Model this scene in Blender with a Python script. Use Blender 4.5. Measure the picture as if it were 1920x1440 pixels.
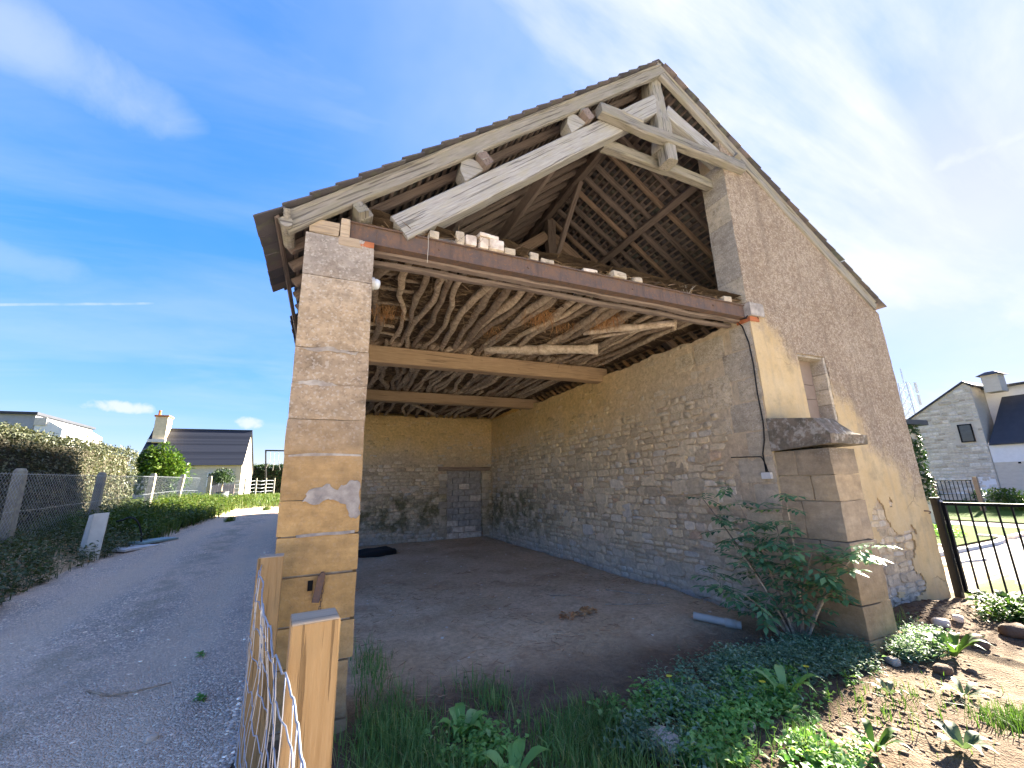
import bpy, bmesh, math, random
import numpy as np
from mathutils import Vector, Matrix, noise as mnoise

for o in list(bpy.data.objects): bpy.data.objects.remove(o)
sc = bpy.context.scene
COL = sc.collection
RND = random.Random(11)
NP = np.random.RandomState(5)

# ------------------------------------------------------------------ camera
YAW, PITCH, ROLL, FPX, EYE = 0.42593, 0.23697, -0.02997, 770.66, 1.6
fw = Vector((math.sin(YAW)*math.cos(PITCH), math.cos(YAW)*math.cos(PITCH), math.sin(PITCH)))
r0 = Vector((math.cos(YAW), -math.sin(YAW), 0)); u0 = r0.cross(fw)
cr = r0*math.cos(ROLL)+u0*math.sin(ROLL); cu = -r0*math.sin(ROLL)+u0*math.cos(ROLL)
cam = bpy.data.cameras.new('camera'); camo = bpy.data.objects.new('camera', cam); COL.objects.link(camo)
cam.sensor_width = 36; cam.sensor_fit = 'HORIZONTAL'; cam.lens = FPX/1920*36
cam.clip_start = 0.05; cam.clip_end = 3000
camo.matrix_world = Matrix(((cr.x, cu.x, -fw.x, 0), (cr.y, cu.y, -fw.y, 0), (cr.z, cu.z, -fw.z, EYE), (0, 0, 0, 1)))
sc.camera = camo

# ------------------------------------------------------------------ light
SUN_AZ = math.radians(13)     # from +X towards +Y
SUN_EL = math.radians(25)
S = Vector((math.cos(SUN_AZ)*math.cos(SUN_EL), math.sin(SUN_AZ)*math.cos(SUN_EL), math.sin(SUN_EL)))
sun = bpy.data.lights.new('sun', 'SUN'); sun.energy = 4.6; sun.angle = math.radians(2.0); sun.color = (1, .9, .74)
suno = bpy.data.objects.new('sun', sun); COL.objects.link(suno)
suno.rotation_euler = S.to_track_quat('Z', 'Y').to_euler()
sc.view_settings.view_transform = 'Standard'; sc.view_settings.look = 'None'
sc.view_settings.exposure = 3.5; sc.view_settings.gamma = 1.0
SKY_STRENGTH = 0.055
sc.cycles.diffuse_bounces = 7; sc.cycles.max_bounces = 12


# ------------------------------------------------------------------ node helper
class NT:
    def __init__(s, tree):
        s.t = tree; s.N = tree.nodes; s.L = tree.links; s.N.clear()
    def n(s, typ, ins=None, **props):
        nd = s.N.new('ShaderNode'+typ)
        for k, v in props.items(): setattr(nd, k, v)
        for k, v in (ins or {}).items(): s.set(nd.inputs[k], v)
        return nd
    def set(s, sock, v):
        if isinstance(v, bpy.types.NodeSocket): s.L.new(v, sock)
        else:
            try: sock.default_value = v
            except Exception: sock.default_value = tuple(v)+(1,)
    def math(s, op, a, b=0.0, c=None, clamp=False):
        nd = s.n('Math', operation=op, use_clamp=clamp); s.set(nd.inputs[0], a); s.set(nd.inputs[1], b)
        if c is not None: s.set(nd.inputs[2], c)
        return nd.outputs[0]
    def vmath(s, op, a, b=(0, 0, 0)):
        nd = s.n('VectorMath', operation=op); s.set(nd.inputs[0], a)
        if op == 'SCALE': s.set(nd.inputs['Scale'], b)
        else: s.set(nd.inputs[1], b)
        return nd.outputs['Value'] if op == 'DOT_PRODUCT' else nd.outputs[0]
    def noise(s, vec, scale, detail=4.0, rough=.55, dist=0.0):
        return s.n('TexNoise', {'Vector': vec, 'Scale': scale, 'Detail': detail, 'Roughness': rough, 'Distortion': dist}).outputs[0]
    def voro(s, vec, scale, feature='F1', rand=1.0, out=0):
        return s.n('TexVoronoi', {'Vector': vec, 'Scale': scale, 'Randomness': rand}, feature=feature).outputs[out]
    def ramp(s, fac, stops, interp='LINEAR'):
        nd = s.n('ValToRGB', {'Fac': fac}); cr_ = nd.color_ramp; cr_.interpolation = interp
        while len(cr_.elements) < len(stops): cr_.elements.new(0.5)
        for e, (p, c) in zip(cr_.elements, stops):
            e.position = p; e.color = (c, c, c, 1) if not hasattr(c, '__len__') else tuple(c)+(1,)
        return nd.outputs[0]
    def mix(s, fac, a, b, blend='MIX'):
        nd = s.n('MixRGB', blend_type=blend); s.set(nd.inputs[0], fac); s.set(nd.inputs[1], a); s.set(nd.inputs[2], b)
        return nd.outputs[0]
    def map(s, vec, scale=(1, 1, 1), loc=(0, 0, 0), rot=(0, 0, 0)):
        return s.n('Mapping', {'Vector': vec, 'Scale': scale, 'Location': loc, 'Rotation': rot}).outputs[0]
    def step(s, v, a, b):
        return s.n('MapRange', {'Value': v, 'From Min': a, 'From Max': b, 'To Min': 0.0, 'To Max': 1.0}, interpolation_type='SMOOTHSTEP').outputs[0]
    def sep(s, v): return s.n('SeparateXYZ', {0: v}).outputs
    def pos(s): return s.n('NewGeometry').outputs['Position']
    def obj(s): return s.n('TexCoord').outputs['Object']
    def island(s):
        a = s.n('NewGeometry').outputs['Random Per Island']; b = s.n('ObjectInfo').outputs['Random']
        return s.math('FRACT', s.math('ADD', a, b))


GAIN = {'rubble_stone': 1.45, 'wall_bedding': 1.35, 'weathered_oak': .85, 'concrete_post': 1.0, 'branch_bark': 1.7, 'stripped_log': 1.2, 'old_thatch': .9, 'straw_strand': 1.2, 'dark_oak': 1.7, 'brown_oak': 1.6, 'sawn_beam': 1.35,
        'roof_tile': 1.3, 'gravel': 3.2, 'pebbles': 2.9, 'soil': .6, 'earth_clod': .5, 'roughcast_render': 1.05, 'treated_pine': .7, 'pillar_stone': .95, 'buttress_stone': .95, 'pale_oak': .75, 'grey_cement': 1.2}

WARM = {'grey_cement': (1.12, 1.02, .88), 'whitewashed_stone': (1.08, 1.0, .9), 'gravel': (1.32, 1.08, .84), 'pebbles': (1.28, 1.07, .86), 'rubble_stone': (1.04, 1.0, .93), 'wall_bedding': (1.05, 1.0, .93)}


def material(name, fn, rough=.9, spec=.25):
    m = bpy.data.materials.new(name); m.use_nodes = True
    t = NT(m.node_tree)
    col, height, bdist = fn(t)
    if name in GAIN: col = t.vmath('SCALE', col, GAIN[name])
    if name in WARM: col = t.vmath('MULTIPLY', col, WARM[name])
    p = t.n('BsdfPrincipled', {'Base Color': col, 'Roughness': rough, 'Specular IOR Level': spec})
    if height is not None:
        b = t.n('Bump', {'Height': height, 'Strength': 1.0, 'Distance': bdist})
        t.L.new(b.outputs[0], p.inputs['Normal'])
    o = t.n('OutputMaterial'); t.L.new(p.outputs[0], o.inputs[0])
    m['p'] = 1
    return m


def leaf_material(name, c1, c2, c3=None, trans=.3, rough=.55):
    m = bpy.data.materials.new(name); m.use_nodes = True
    t = NT(m.node_tree)
    r = t.island()
    stops = [(0, c1), (.8, c2)] + ([(1, c3)] if c3 else [])
    col = t.ramp(r, stops)
    n = t.noise(t.pos(), 1.3, 3)
    col = t.mix(1.0, col, t.ramp(n, [(.3, .7), (.7, 1.25)]), 'MULTIPLY')
    p = t.n('BsdfPrincipled', {'Base Color': col, 'Roughness': rough, 'Specular IOR Level': .3})
    tr = t.n('BsdfTranslucent', {'Color': t.mix(1.0, col, (1.15, 1.2, .6), 'MULTIPLY')})
    ms = t.n('MixShader', {0: trans}); t.L.new(p.outputs[0], ms.inputs[1]); t.L.new(tr.outputs[0], ms.inputs[2])
    o = t.n('OutputMaterial'); t.L.new(ms.outputs[0], o.inputs[0])
    return m


# ------------------------------------------------------------------ sky
wd = bpy.data.worlds.new('World'); sc.world = wd; wd.use_nodes = True
t = NT(wd.node_tree)
sky = t.n('TexSky', sky_type='NISHITA', sun_disc=False)
sky.sun_elevation = SUN_EL; sky.sun_rotation = math.pi/2-SUN_AZ
sky.air_density = 1.0; sky.dust_density = 0.15; sky.ozone_density = 4.0
d = t.n('TexCoord').outputs['Generated']
dx, dy, dz = t.sep(d)
hz = t.math('ADD', t.math('MAXIMUM', dz, 0.0), .16)
proj = t.n('CombineXYZ', {0: t.math('DIVIDE', dx, hz), 1: t.math('DIVIDE', dy, hz), 2: 0.0}).outputs[0]
# cirrus veil, thicker towards the sun's side of the sky
sunside = t.vmath('DOT_PRODUCT', d, tuple(Vector((.72, .02, .62)).normalized()))
veil = t.step(sunside, .22, .97)
ci1 = t.noise(t.map(proj, (.55, 1.5, 1), (3.1, .4, 0), (0, 0, math.radians(28))), 1.1, 8, .58, .55)
ci2 = t.noise(t.map(proj, (.9, .9, 1), (7.3, 2.2, 0)), .8, 6, .6, .3)
fine = t.ramp(ci1, [(.44, 0), (.66, 1)])
soft = t.ramp(ci2, [(.33, 0), (.66, 1)])
cl = t.math('ADD', t.math('MULTIPLY', fine, .8), t.math('MULTIPLY', soft, .4))
amount = t.math('MULTIPLY', cl, t.math('ADD', t.math('MULTIPLY', veil, .9), .24), clamp=True)
amount = t.math('ADD', amount, t.math('MULTIPLY', veil, .04), clamp=True)


def streak(px0, px1, width, soft_):
    """contrail on the great circle through two directions"""
    a, b = Vector(px0).normalized(), Vector(px1).normalized()
    n = a.cross(b).normalized(); mid = (a+b).normalized(); half = math.acos(max(-1, min(1, a.dot(mid))))
    wob = t.math('MULTIPLY', t.math('SUBTRACT', t.noise(d, 9, 4), .5), width*1.6)
    e = t.math('ABSOLUTE', t.math('ADD', t.vmath('DOT_PRODUCT', d, tuple(n)), wob))
    line = t.math('SUBTRACT', 1.0, t.step(e, width*soft_, width))
    along = t.step(t.vmath('DOT_PRODUCT', d, tuple(mid)), math.cos(half*1.05), math.cos(half*.75))
    br = t.ramp(t.noise(d, 22, 5), [(.3, .25), (.65, 1)])
    return t.math('MULTIPLY', t.math('MULTIPLY', line, along), br)


def pixdir(x, y): return cr*((x-960)/FPX) - cu*((y-720)/FPX) + fw


def puff(x, y, rx, ry, sc_=42, am=2.6, lo=0.0, hi=1.15):
    """a small fair-weather cloud"""
    c = pixdir(x, y).normalized(); h = Vector((c.y, -c.x, 0)).normalized(); v = h.cross(c)
    a = t.math('DIVIDE', t.vmath('DOT_PRODUCT', d, tuple(h)), rx); b = t.math('DIVIDE', t.vmath('DOT_PRODUCT', d, tuple(v)), ry)
    rr = t.math('ADD', t.math('MULTIPLY', a, a), t.math('MULTIPLY', b, b))
    nn = t.math('MULTIPLY', t.math('SUBTRACT', t.noise(d, sc_, 6, .6, .4), .5), am)
    k = t.math('SUBTRACT', 1.0, t.step(t.math('ADD', rr, nn), lo, hi))
    front = t.step(t.vmath('DOT_PRODUCT', d, tuple(c)), .9, .97)
    return t.math('MULTIPLY', k, front)


extras = [(streak(pixdir(-60, 571), pixdir(300, 569), .004, .2), .6), (streak(pixdir(1600, 520), pixdir(1990, 395), .006, .1), .5),
          (streak(pixdir(1540, 400), pixdir(2000, 215), .022, .0), .8), (streak(pixdir(1235, 110), pixdir(1300, -20), .014, .0), .45),
          (puff(228, 763, .05, .012), .9), (puff(466, 794, .028, .013), .9), (puff(40, 60, .20, .07, 7, 2.2, -.4, 1.6), .5), (puff(60, 500, .10, .03, 12, 2, -.5, 1.5), .25)]
for e, k in extras:
    amount = t.math('MAXIMUM', amount, t.math('MULTIPLY', e, k))
CLOUD = 1.75
lum = t.n('RGBToBW', {0: sky.outputs[0]}).outputs[0]
softsky = t.vmath('SCALE', t.vmath('MULTIPLY', sky.outputs[0], (1.08, .90, .98)), t.math('DIVIDE', 1.55, t.math('ADD', 1.0, t.math('DIVIDE', lum, 1.5))))
sat = t.n('HueSaturation', {'Saturation': 1.32, 'Value': 1.0, 'Color': softsky}).outputs[0]
ccol = t.mix(veil, (CLOUD*.86, CLOUD*.94, CLOUD*1.08), (CLOUD*.92, CLOUD*.97, CLOUD*1.08))
skyc = t.mix(amount, sat, ccol)
bg = t.n('Background', {'Color': skyc, 'Strength': SKY_STRENGTH})
ow = t.n('OutputWorld'); t.L.new(bg.outputs[0], ow.inputs[0])

# ------------------------------------------------------------------ mesh helpers
WM = {}


def place(o, parent, M):
    M = M or Matrix.Identity(4); WM[o.name] = M
    if parent is not None:
        o.parent = parent; o.matrix_basis = WM[parent.name].inverted() @ M
    else: o.matrix_basis = M


def mkmesh(name, v, f, mat, smooth=False):
    me = bpy.data.meshes.new(name)
    if isinstance(v, np.ndarray):
        f = np.asarray(f, dtype=np.int32); k = f.shape[1]
        me.vertices.add(len(v)); me.vertices.foreach_set('co', np.ascontiguousarray(v, dtype=np.float32).ravel())
        me.loops.add(f.size); me.loops.foreach_set('vertex_index', f.ravel())
        me.polygons.add(len(f)); me.polygons.foreach_set('loop_start', np.arange(0, f.size, k, dtype=np.int32))
        me.update(calc_edges=True)
    else:
        me.from_pydata([tuple(q) for q in v], [], f)
    if smooth: me.polygons.foreach_set('use_smooth', [True]*len(me.polygons))
    if mat: me.materials.append(mat)
    me.update()
    return me


def link(name, me, parent=None, M=None, label=None, cat=None, group=None, kind=None):
    o = bpy.data.objects.new(name, me); COL.objects.link(o); place(o, parent, M)
    if label: o['label'] = label
    if cat: o['category'] = cat
    if group: o['group'] = group
    if kind: o['kind'] = kind
    return o


def thing(name, loc, label, cat, group=None):
    return link(name, None, None, Matrix.Translation(Vector(loc)), label, cat, group)


class MB:
    def __init__(s): s.v = []; s.f = []
    def add(s, vs, fs, M=None):
        o = len(s.v)
        s.v += [(M @ Vector(q)) if M is not None else Vector(q) for q in vs]; s.f += [tuple(i+o for i in q) for q in fs]
        return s
    def box(s, a, b, M=None):
        (x0, y0, z0), (x1, y1, z1) = a, b
        return s.add([(x0, y0, z0), (x1, y0, z0), (x1, y1, z0), (x0, y1, z0), (x0, y0, z1), (x1, y0, z1), (x1, y1, z1), (x0, y1, z1)],
                     [(3, 2, 1, 0), (4, 5, 6, 7), (0, 1, 5, 4), (1, 2, 6, 5), (2, 3, 7, 6), (3, 0, 4, 7)], M)
    def tube(s, pts, rad, sides=6, caps=True, jit=0):
        pts = [Vector(q) for q in pts]; n = len(pts)
        if not hasattr(rad, '__len__'): rad = [rad]*n
        o = len(s.v); prev = None
        for i, p in enumerate(pts):
            tn = (pts[min(i+1, n-1)]-pts[max(i-1, 0)]).normalized()
            if prev is None:
                a = tn.orthogonal().normalized()
            else:
                a = (prev-tn*prev.dot(tn)).normalized()
            prev = a; b = tn.cross(a)
            for k in range(sides):
                th = 2*math.pi*k/sides; rr = rad[i]*(1+jit*(RND.random()-.5))
                s.v.append(p+a*math.cos(th)*rr+b*math.sin(th)*rr)
        for i in range(n-1):
            for k in range(sides):
                k2 = (k+1) % sides
                s.f.append((o+i*sides+k, o+i*sides+k2, o+(i+1)*sides+k2, o+(i+1)*sides+k))
        if caps:
            s.f.append(tuple(o+k for k in reversed(range(sides)))); s.f.append(tuple(o+(n-1)*sides+k for k in range(sides)))
        return s
    def mesh(s, name, mat, smooth=False): return mkmesh(name, s.v, s.f, mat, smooth)
    def build(s, name, mat, parent=None, M=None, smooth=False, **kw): return link(name, s.mesh(name, mat, smooth), parent, M, **kw)


def frame(o, x, y, z): return Matrix(((x[0], y[0], z[0], o[0]), (x[1], y[1], z[1], o[1]), (x[2], y[2], z[2], o[2]), (0, 0, 0, 1)))


def axis_frame(p0, p1, up):
    p0, p1 = Vector(p0), Vector(p1); x = (p1-p0).normalized(); z = Vector(up); z = (z-x*z.dot(x)).normalized(); y = z.cross(x)
    return frame(p0, x, y, z), (p1-p0).length


def beam(name, p0, p1, w, h, mat, parent, up=(0, 0, 1), rough=.004, ch=.012, seg=None, bow=0.0, **kw):
    """a hewn timber: chamfered section, uneven faces; origin line is the centre of the section"""
    M, L = axis_frame(p0, p1, up)
    n = seg or max(2, int(L/.25)); sec = [(-w/2+ch, -h/2), (w/2-ch, -h/2), (w/2, -h/2+ch), (w/2, h/2-ch), (w/2-ch, h/2), (-w/2+ch, h/2), (-w/2, h/2-ch), (-w/2, -h/2+ch)]
    mb = MB(); sd = RND.random()*99
    for i in range(n+1):
        x = L*i/n
        oy = mnoise.noise((x*1.3+sd, 0, 0))*rough*2; oz = mnoise.noise((x*1.1+sd, 9, 0))*rough*2-bow*math.sin(math.pi*i/n)
        for k, (a, b) in enumerate(sec):
            q = 1+mnoise.noise((x*3+sd, k*2.7, 3))*rough*2.0/max(w, h)
            mb.v.append(Vector((x+(RND.random()-.5)*(rough if i in (0, n) else 0), a*q+oy, b*q+oz)))
    for i in range(n):
        for k in range(8): mb.f.append((i*8+k, (i+1)*8+k, (i+1)*8+(k+1) % 8, i*8+(k+1) % 8))
    mb.f.append(tuple(range(8))); mb.f.append(tuple(n*8+k for k in reversed(range(8))))
    return mb.build(name, mat, parent, M, **kw)


def lump_mesh(name, mat, sx, sy, sz, cuts=3, rad=.25, amp=.03, seed=0, fr=6.0, smooth=False):
    """block with worn edges: rounded box displaced by noise (centre at origin)"""
    bm = bmesh.new(); bmesh.ops.create_cube(bm, size=1); bmesh.ops.subdivide_edges(bm, edges=bm.edges[:], cuts=cuts, use_grid_fill=True)
    R_ = rad*min(sx, sy, sz)/2
    for v in bm.verts:
        p = Vector((v.co.x*sx, v.co.y*sy, v.co.z*sz)); q = Vector([max(-s/2+R_, min(s/2-R_, c)) for c, s in zip(p, (sx, sy, sz))])
        dd = p-q
        if dd.length > 1e-6: p = q+dd.normalized()*min(R_, dd.length)
        nv = mnoise.noise_vector((p*fr)+Vector((seed*7.1, seed*3.3, seed)))
        v.co = p+Vector(nv)*amp
    me = bpy.data.meshes.new(name); bm.to_mesh(me); bm.free(); me.materials.append(mat)
    if smooth: me.polygons.foreach_set('use_smooth', [True]*len(me.polygons))
    return me


def fbm(x, y, z=0.0, o=3):
    return mnoise.fractal((x, y, z), 1.0, 2.0, o)


def lerp(a, b, w): return a+(b-a)*w
def sm(a, b, x):
    w = max(0.0, min(1.0, (x-a)/(b-a))); return w*w*(3-2*w)
def pl(x, pts):
    if x <= pts[0][0]: return pts[0][1]
    for (a, u), (b, v) in zip(pts, pts[1:]):
        if x <= b: return u+(v-u)*(x-a)/(b-a)
    return pts[-1][1]


# ------------------------------------------------------------------ terrain height
def base_z(x, y):
    zl = pl(y, [(-60, -.1), (3, -.05), (6, .12), (9, .36), (12, .52), (16, .76), (22, 1.05), (30, 1.25), (40, 1.35), (400, 1.5)])
    zl += .22*sm(-3.7, -4.7, x)*sm(4, 8, y)*(1-sm(19, 24, y))
    zr = pl(x, [(.3, -.06), (2.0, -.12), (5.4, -.26), (9, -.33), (20, -.3), (30, -.1), (45, .05), (400, .2)])
    if y > 3.6: zr = lerp(zr, -.10, (1-sm(5.0, 5.6, x))*sm(3.6, 5.0, y)) if x < 5.6 else zr
    return lerp(zl, zr, sm(-.3, .3, x))


def ground_z(x, y):
    z = base_z(x, y)
    near = (1-sm(9, 14, abs(x-2)))*(1-sm(12, 18, y))
    if x > 0:
        front = 1-sm(4.0, 6.0, y)
        z += near*(fbm(x*1.1, y*1.1)*.035 + front*(fbm(x*4, y*4, 5)*.022+fbm(x*11, y*11, 8, 2)*.010) + (1-front)*fbm(x*6, y*6, 3, 2)*.008)
        # spoil heap to the right of the buttress
        z += .16*math.exp(-(((x-7.6)/1.0)**2+((y-3.25)/.42)**2))+.05*math.exp(-(((x-7.4)/.9)**2+((y-2.55)/.25)**2))
    elif x < -3.5: z += near*fbm(x*.9, y*.9)*.05
    else:
        z += near*(fbm(x*.7, y*.7)*.03+fbm(x*2.6, y*2.6, 4)*.012)
        z -= .028*(math.exp(-((x+1.25)/.22)**2)+math.exp(-((x+2.75)/.22)**2))
    return z

# ------------------------------------------------------------------ materials
def f_ashlar(stops, spots=.5, tint=None):
    def fn(t):
        p = t.pos(); z = t.sep(p)[2]
        big = t.noise(p, 1.6, 5, .6)
        zz = t.math('ADD', z, t.math('MULTIPLY', t.math('SUBTRACT', big, .5), 1.0))
        col = t.ramp(t.math('DIVIDE', t.math('ADD', zz, .5), 5.0, clamp=True), [((a+.5)/5.0, c) for a, c in stops])
        # each block has a tone of its own
        col = t.mix(1.0, col, t.ramp(t.island(), [(0, (.80, .80, .84)), (1, (1.18, 1.13, 1.05))]), 'MULTIPLY')
        col = t.mix(1.0, col, t.ramp(t.noise(p, 9, 6, .65), [(.25, .72), (.75, 1.22)]), 'MULTIPLY')
        col = t.mix(1.0, col, t.ramp(t.noise(t.map(p, (1, 1, 5)), 3, 4, .6), [(.3, .86), (.7, 1.1)]), 'MULTIPLY')
        up = t.step(zz, 1.7, 2.4)
        lich = t.math('MULTIPLY', t.ramp(t.voro(p, 17), [(.12, 1), (.24, 0)]), t.ramp(t.noise(p, 6, 2), [(.48, 0), (.58, 1)]))
        col = t.mix(t.math('MULTIPLY', t.math('MULTIPLY', lich, up), spots), col, (.62, .58, .5))
        dk = t.math('MULTIPLY', t.ramp(t.noise(p, 5.5, 6, .7), [(.56, 0), (.68, 1)]), .55)
        col = t.mix(t.math('MULTIPLY', dk, up), col, (.14, .105, .075))
        sp = t.sep(t.voro(p, 64, out=1))[0]
        col = t.mix(t.math('MULTIPLY', t.ramp(sp, [(.80, 0), (.9, 1)]), t.math('ADD', t.math('MULTIPLY', up, .30), .06)), col, (.66, .60, .52))
        col = t.mix(t.math('MULTIPLY', t.ramp(sp, [(.10, 1), (.22, 0)]), t.math('ADD', t.math('MULTIPLY', up, .24), .06)), col, (.17, .12, .08))
        pit = t.ramp(t.voro(p, 60), [(.05, 0), (.22, 1)])
        h = t.math('ADD', t.math('MULTIPLY', t.noise(p, 26, 6, .7), 1.0), t.math('MULTIPLY', pit, .35))
        return col, h, .012
    return fn


YEL = (.52, .335, .135); YEL2 = (.50, .33, .15); BRN = (.35, .245, .15); GRY = (.36, .30, .24)
M_pillar = material('pillar_stone', f_ashlar([(-.5, (.30, .26, .2)), (.25, (.40, .29, .15)), (.7, YEL), (1.7, YEL2), (2.15, (.43, .33, .22)), (3.1, (.44, .345, .24)), (3.5, (.44, .38, .31)), (4.2, (.44, .40, .35))]))
M_butt = material('buttress_stone', f_ashlar([(-.5, (.42, .30, .16)), (.3, (.45, .33, .19)), (1.0, (.44, .35, .24)), (1.6, (.40, .31, .20)), (2.1, (.20, .165, .12)), (3, (.35, .3, .22))], .25))
M_jamb = material('jamb_stone', f_ashlar([(-.5, (.48, .38, .26)), (2, (.52, .44, .32)), (4, (.50, .45, .36)), (6.4, (.50, .45, .36))], .3))
M_infill = material('infill_slab', lambda t: ((lambda p: (t.mix(t.noise(p, 7, 5), (.24, .18, .14), (.33, .26, .205)), t.noise(p, 30, 5), .006))(t.pos())))
M_cap = material('mossy_cap_stone', lambda t: ((lambda p: (t.mix(t.ramp(t.noise(p, 7, 6, .7), [(.46, 0), (.56, 1)]), t.mix(t.ramp(t.noise(p, 13, 4), [(.5, 0), (.62, 1)]), (.24, .19, .14), (.42, .38, .32)), (.16, .135, .10)),
                                                               t.noise(p, 22, 7, .7), .03))(t.pos())))
M_mortar = material('lime_mortar', lambda t: ((lambda p: (t.mix(t.ramp(t.noise(p, 3, 5), [(.3, 0), (.7, 1)]), (.46, .37, .24), (.56, .47, .33)), t.noise(p, 40, 6, .7), .012))(t.pos())))
M_palemortar = material('pale_mortar', lambda t: ((lambda p: (t.mix(t.ramp(t.noise(p, 9, 5), [(.4, 0), (.7, 1)]), (.34, .29, .24), (.6, .55, .47)), t.noise(p, 40, 6, .7), .01))(t.pos())))
M_cement = material('grey_cement', lambda t: ((lambda p: (t.mix(t.ramp(t.noise(p, 12, 6), [(.35, 0), (.7, 1)]), (.22, .215, .22), (.38, .37, .37)), t.noise(p, 45, 6, .7), .01))(t.pos())))


def f_wall(stone):
    """rubble wall, both the stones and the bedding: ochre under the ceiling, green-black at the damp foot"""
    def fn(t):
        p = t.pos(); x, y, z = t.sep(p)
        n = t.noise(p, 1.1, 4); zz = t.math('ADD', z, t.math('MULTIPLY', t.math('SUBTRACT', n, .5), 1.7))
        if stone:
            i = t.island()
            col = t.ramp(i, [(0, (.30, .245, .175)), (.2, (.40, .33, .235)), (.5, (.46, .39, .285)), (.72, (.50, .41, .28)), (.86, (.40, .37, .33)), (.95, (.56, .49, .385)), (1, (.36, .25, .17))])
        else:
            col = t.mix(t.ramp(t.noise(p, 2.1, 5), [(.3, 0), (.7, 1)]), (.46, .36, .225), (.55, .44, .29))
            col = t.mix(t.step(zz, 2.9, 2.0), col, t.mix(t.noise(p, 6, 4), (.29, .23, .16), (.49, .40, .29)))
        och = t.math('MULTIPLY', t.step(zz, 2.3, 3.6), t.step(y, 5.2, 8.0))
        col = t.mix(t.math('MULTIPLY', och, .62), col, t.mix(n, (.44, .30, .10), (.52, .37, .14)))
        gry = t.math('MULTIPLY', t.step(zz, 2.0, 2.9), t.math('SUBTRACT', 1.0, t.step(y, 5.0, 8.0)))
        col = t.mix(t.math('MULTIPLY', gry, .7), col, (.37, .33, .27))
        foot = t.math('SUBTRACT', 1.0, t.step(zz, -.2, .75))
        col = t.mix(t.math('MULTIPLY', foot, .5), col, (.38, .355, .33))
        moss = t.math('MULTIPLY', t.math('SUBTRACT', 1.0, t.step(t.math('ABSOLUTE', t.math('SUBTRACT', zz, .75)), .2, .95)), t.step(y, 8.6, 11.5))
        mm = t.math('MULTIPLY', moss, t.ramp(t.noise(p, 3.2, 5, .65), [(.40, 0), (.58, 1)]))
        col = t.mix(t.math('MULTIPLY', mm, .8), col, t.mix(t.noise(p, 8), (.045, .05, .018), (.11, .10, .04)))
        col = t.mix(1.0, col, t.ramp(t.noise(p, 14, 6, .7), [(.25, .7), (.75, 1.25)]), 'MULTIPLY')
        return col, t.math('ADD', t.noise(p, 22, 6, .7), t.math('MULTIPLY', t.noise(p, 7, 3), .8)), .03
    return fn


M_rubble = material('rubble_stone', f_wall(True)); M_bed = material('wall_bedding', f_wall(False))


def f_rough(t):
    p = t.pos(); x, y, z = t.sep(p)
    n = t.noise(p, .9, 6, .62); n2 = t.noise(p, 2.7, 5, .6)
    zz = t.math('ADD', z, t.math('ADD', t.math('MULTIPLY', t.math('SUBTRACT', n, .5), 1.8), t.math('MULTIPLY', t.math('SUBTRACT', n2, .5), 1.1)))
    lim = t.math('SUBTRACT', zz, t.math('SUBTRACT', 7.55, t.math('MULTIPLY', x, .70)))      # the brown gritty coat survives high and to the right
    top = t.step(lim, -.30, .40)
    yel = t.mix(t.ramp(n2, [(.3, 0), (.7, 1)]), (.56, .40, .20), (.62, .475, .27))
    brn = t.mix(t.ramp(n, [(.35, 0), (.65, 1)]), (.40, .30, .205), (.51, .405, .295))
    col = t.mix(top, yel, brn)
    rc = t.sep(t.voro(p, 58, out=1))[0]; rc2 = t.sep(t.voro(p, 24, out=1))[1]
    amt = t.math('ADD', t.math('MULTIPLY', top, .9), .10)
    col = t.mix(t.math('MULTIPLY', t.ramp(rc, [(.66, 0), (.86, 1)]), t.math('MULTIPLY', amt, .45)), col, (.70, .60, .48))
    col = t.mix(t.math('MULTIPLY', t.ramp(rc, [(.14, 1), (.36, 0)]), t.math('MULTIPLY', amt, .42)), col, (.17, .115, .08))
    col = t.mix(t.math('MULTIPLY', t.ramp(rc2, [(.2, 1), (.35, 0)]), t.math('MULTIPLY', amt, .45)), col, (.25, .165, .115))
    st = t.math('MULTIPLY', t.ramp(t.noise(p, 2.2, 6, .65), [(.53, 0), (.68, 1)]), t.math('SUBTRACT', 1.0, top))
    col = t.mix(t.math('MULTIPLY', st, .55), col, (.27, .215, .14))
    run = t.math('MULTIPLY', t.ramp(t.noise(t.map(p, (3.5, 3.5, .35)), 2.0, 5, .6), [(.52, 0), (.68, 1)]), .45)
    col = t.mix(run, col, t.mix(top, (.42, .33, .22), (.25, .19, .14)))
    wob = t.vmath('ADD', p, t.vmath('SCALE', t.n('TexNoise', {'Vector': p, 'Scale': 3.0, 'Detail': 5.0}).outputs[1], .35))
    crk = t.math('MULTIPLY', t.ramp(t.voro(wob, .9, 'DISTANCE_TO_EDGE'), [(.0, 1), (.007, 0)]), t.math('MULTIPLY', t.ramp(t.noise(p, 1.1, 3), [(.5, 0), (.62, 1)]), .6))
    col = t.mix(crk, col, (.16, .11, .07))
    h = t.math('ADD', t.math('MULTIPLY', t.noise(p, 60, 4, .65), t.math('ADD', t.math('MULTIPLY', top, .8), .25)), t.math('MULTIPLY', rc, t.math('MULTIPLY', top, .45)))
    h = t.math('SUBTRACT', h, t.math('MULTIPLY', crk, .6))
    return col, h, .028


M_rough = material('roughcast_render', f_rough)


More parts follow.
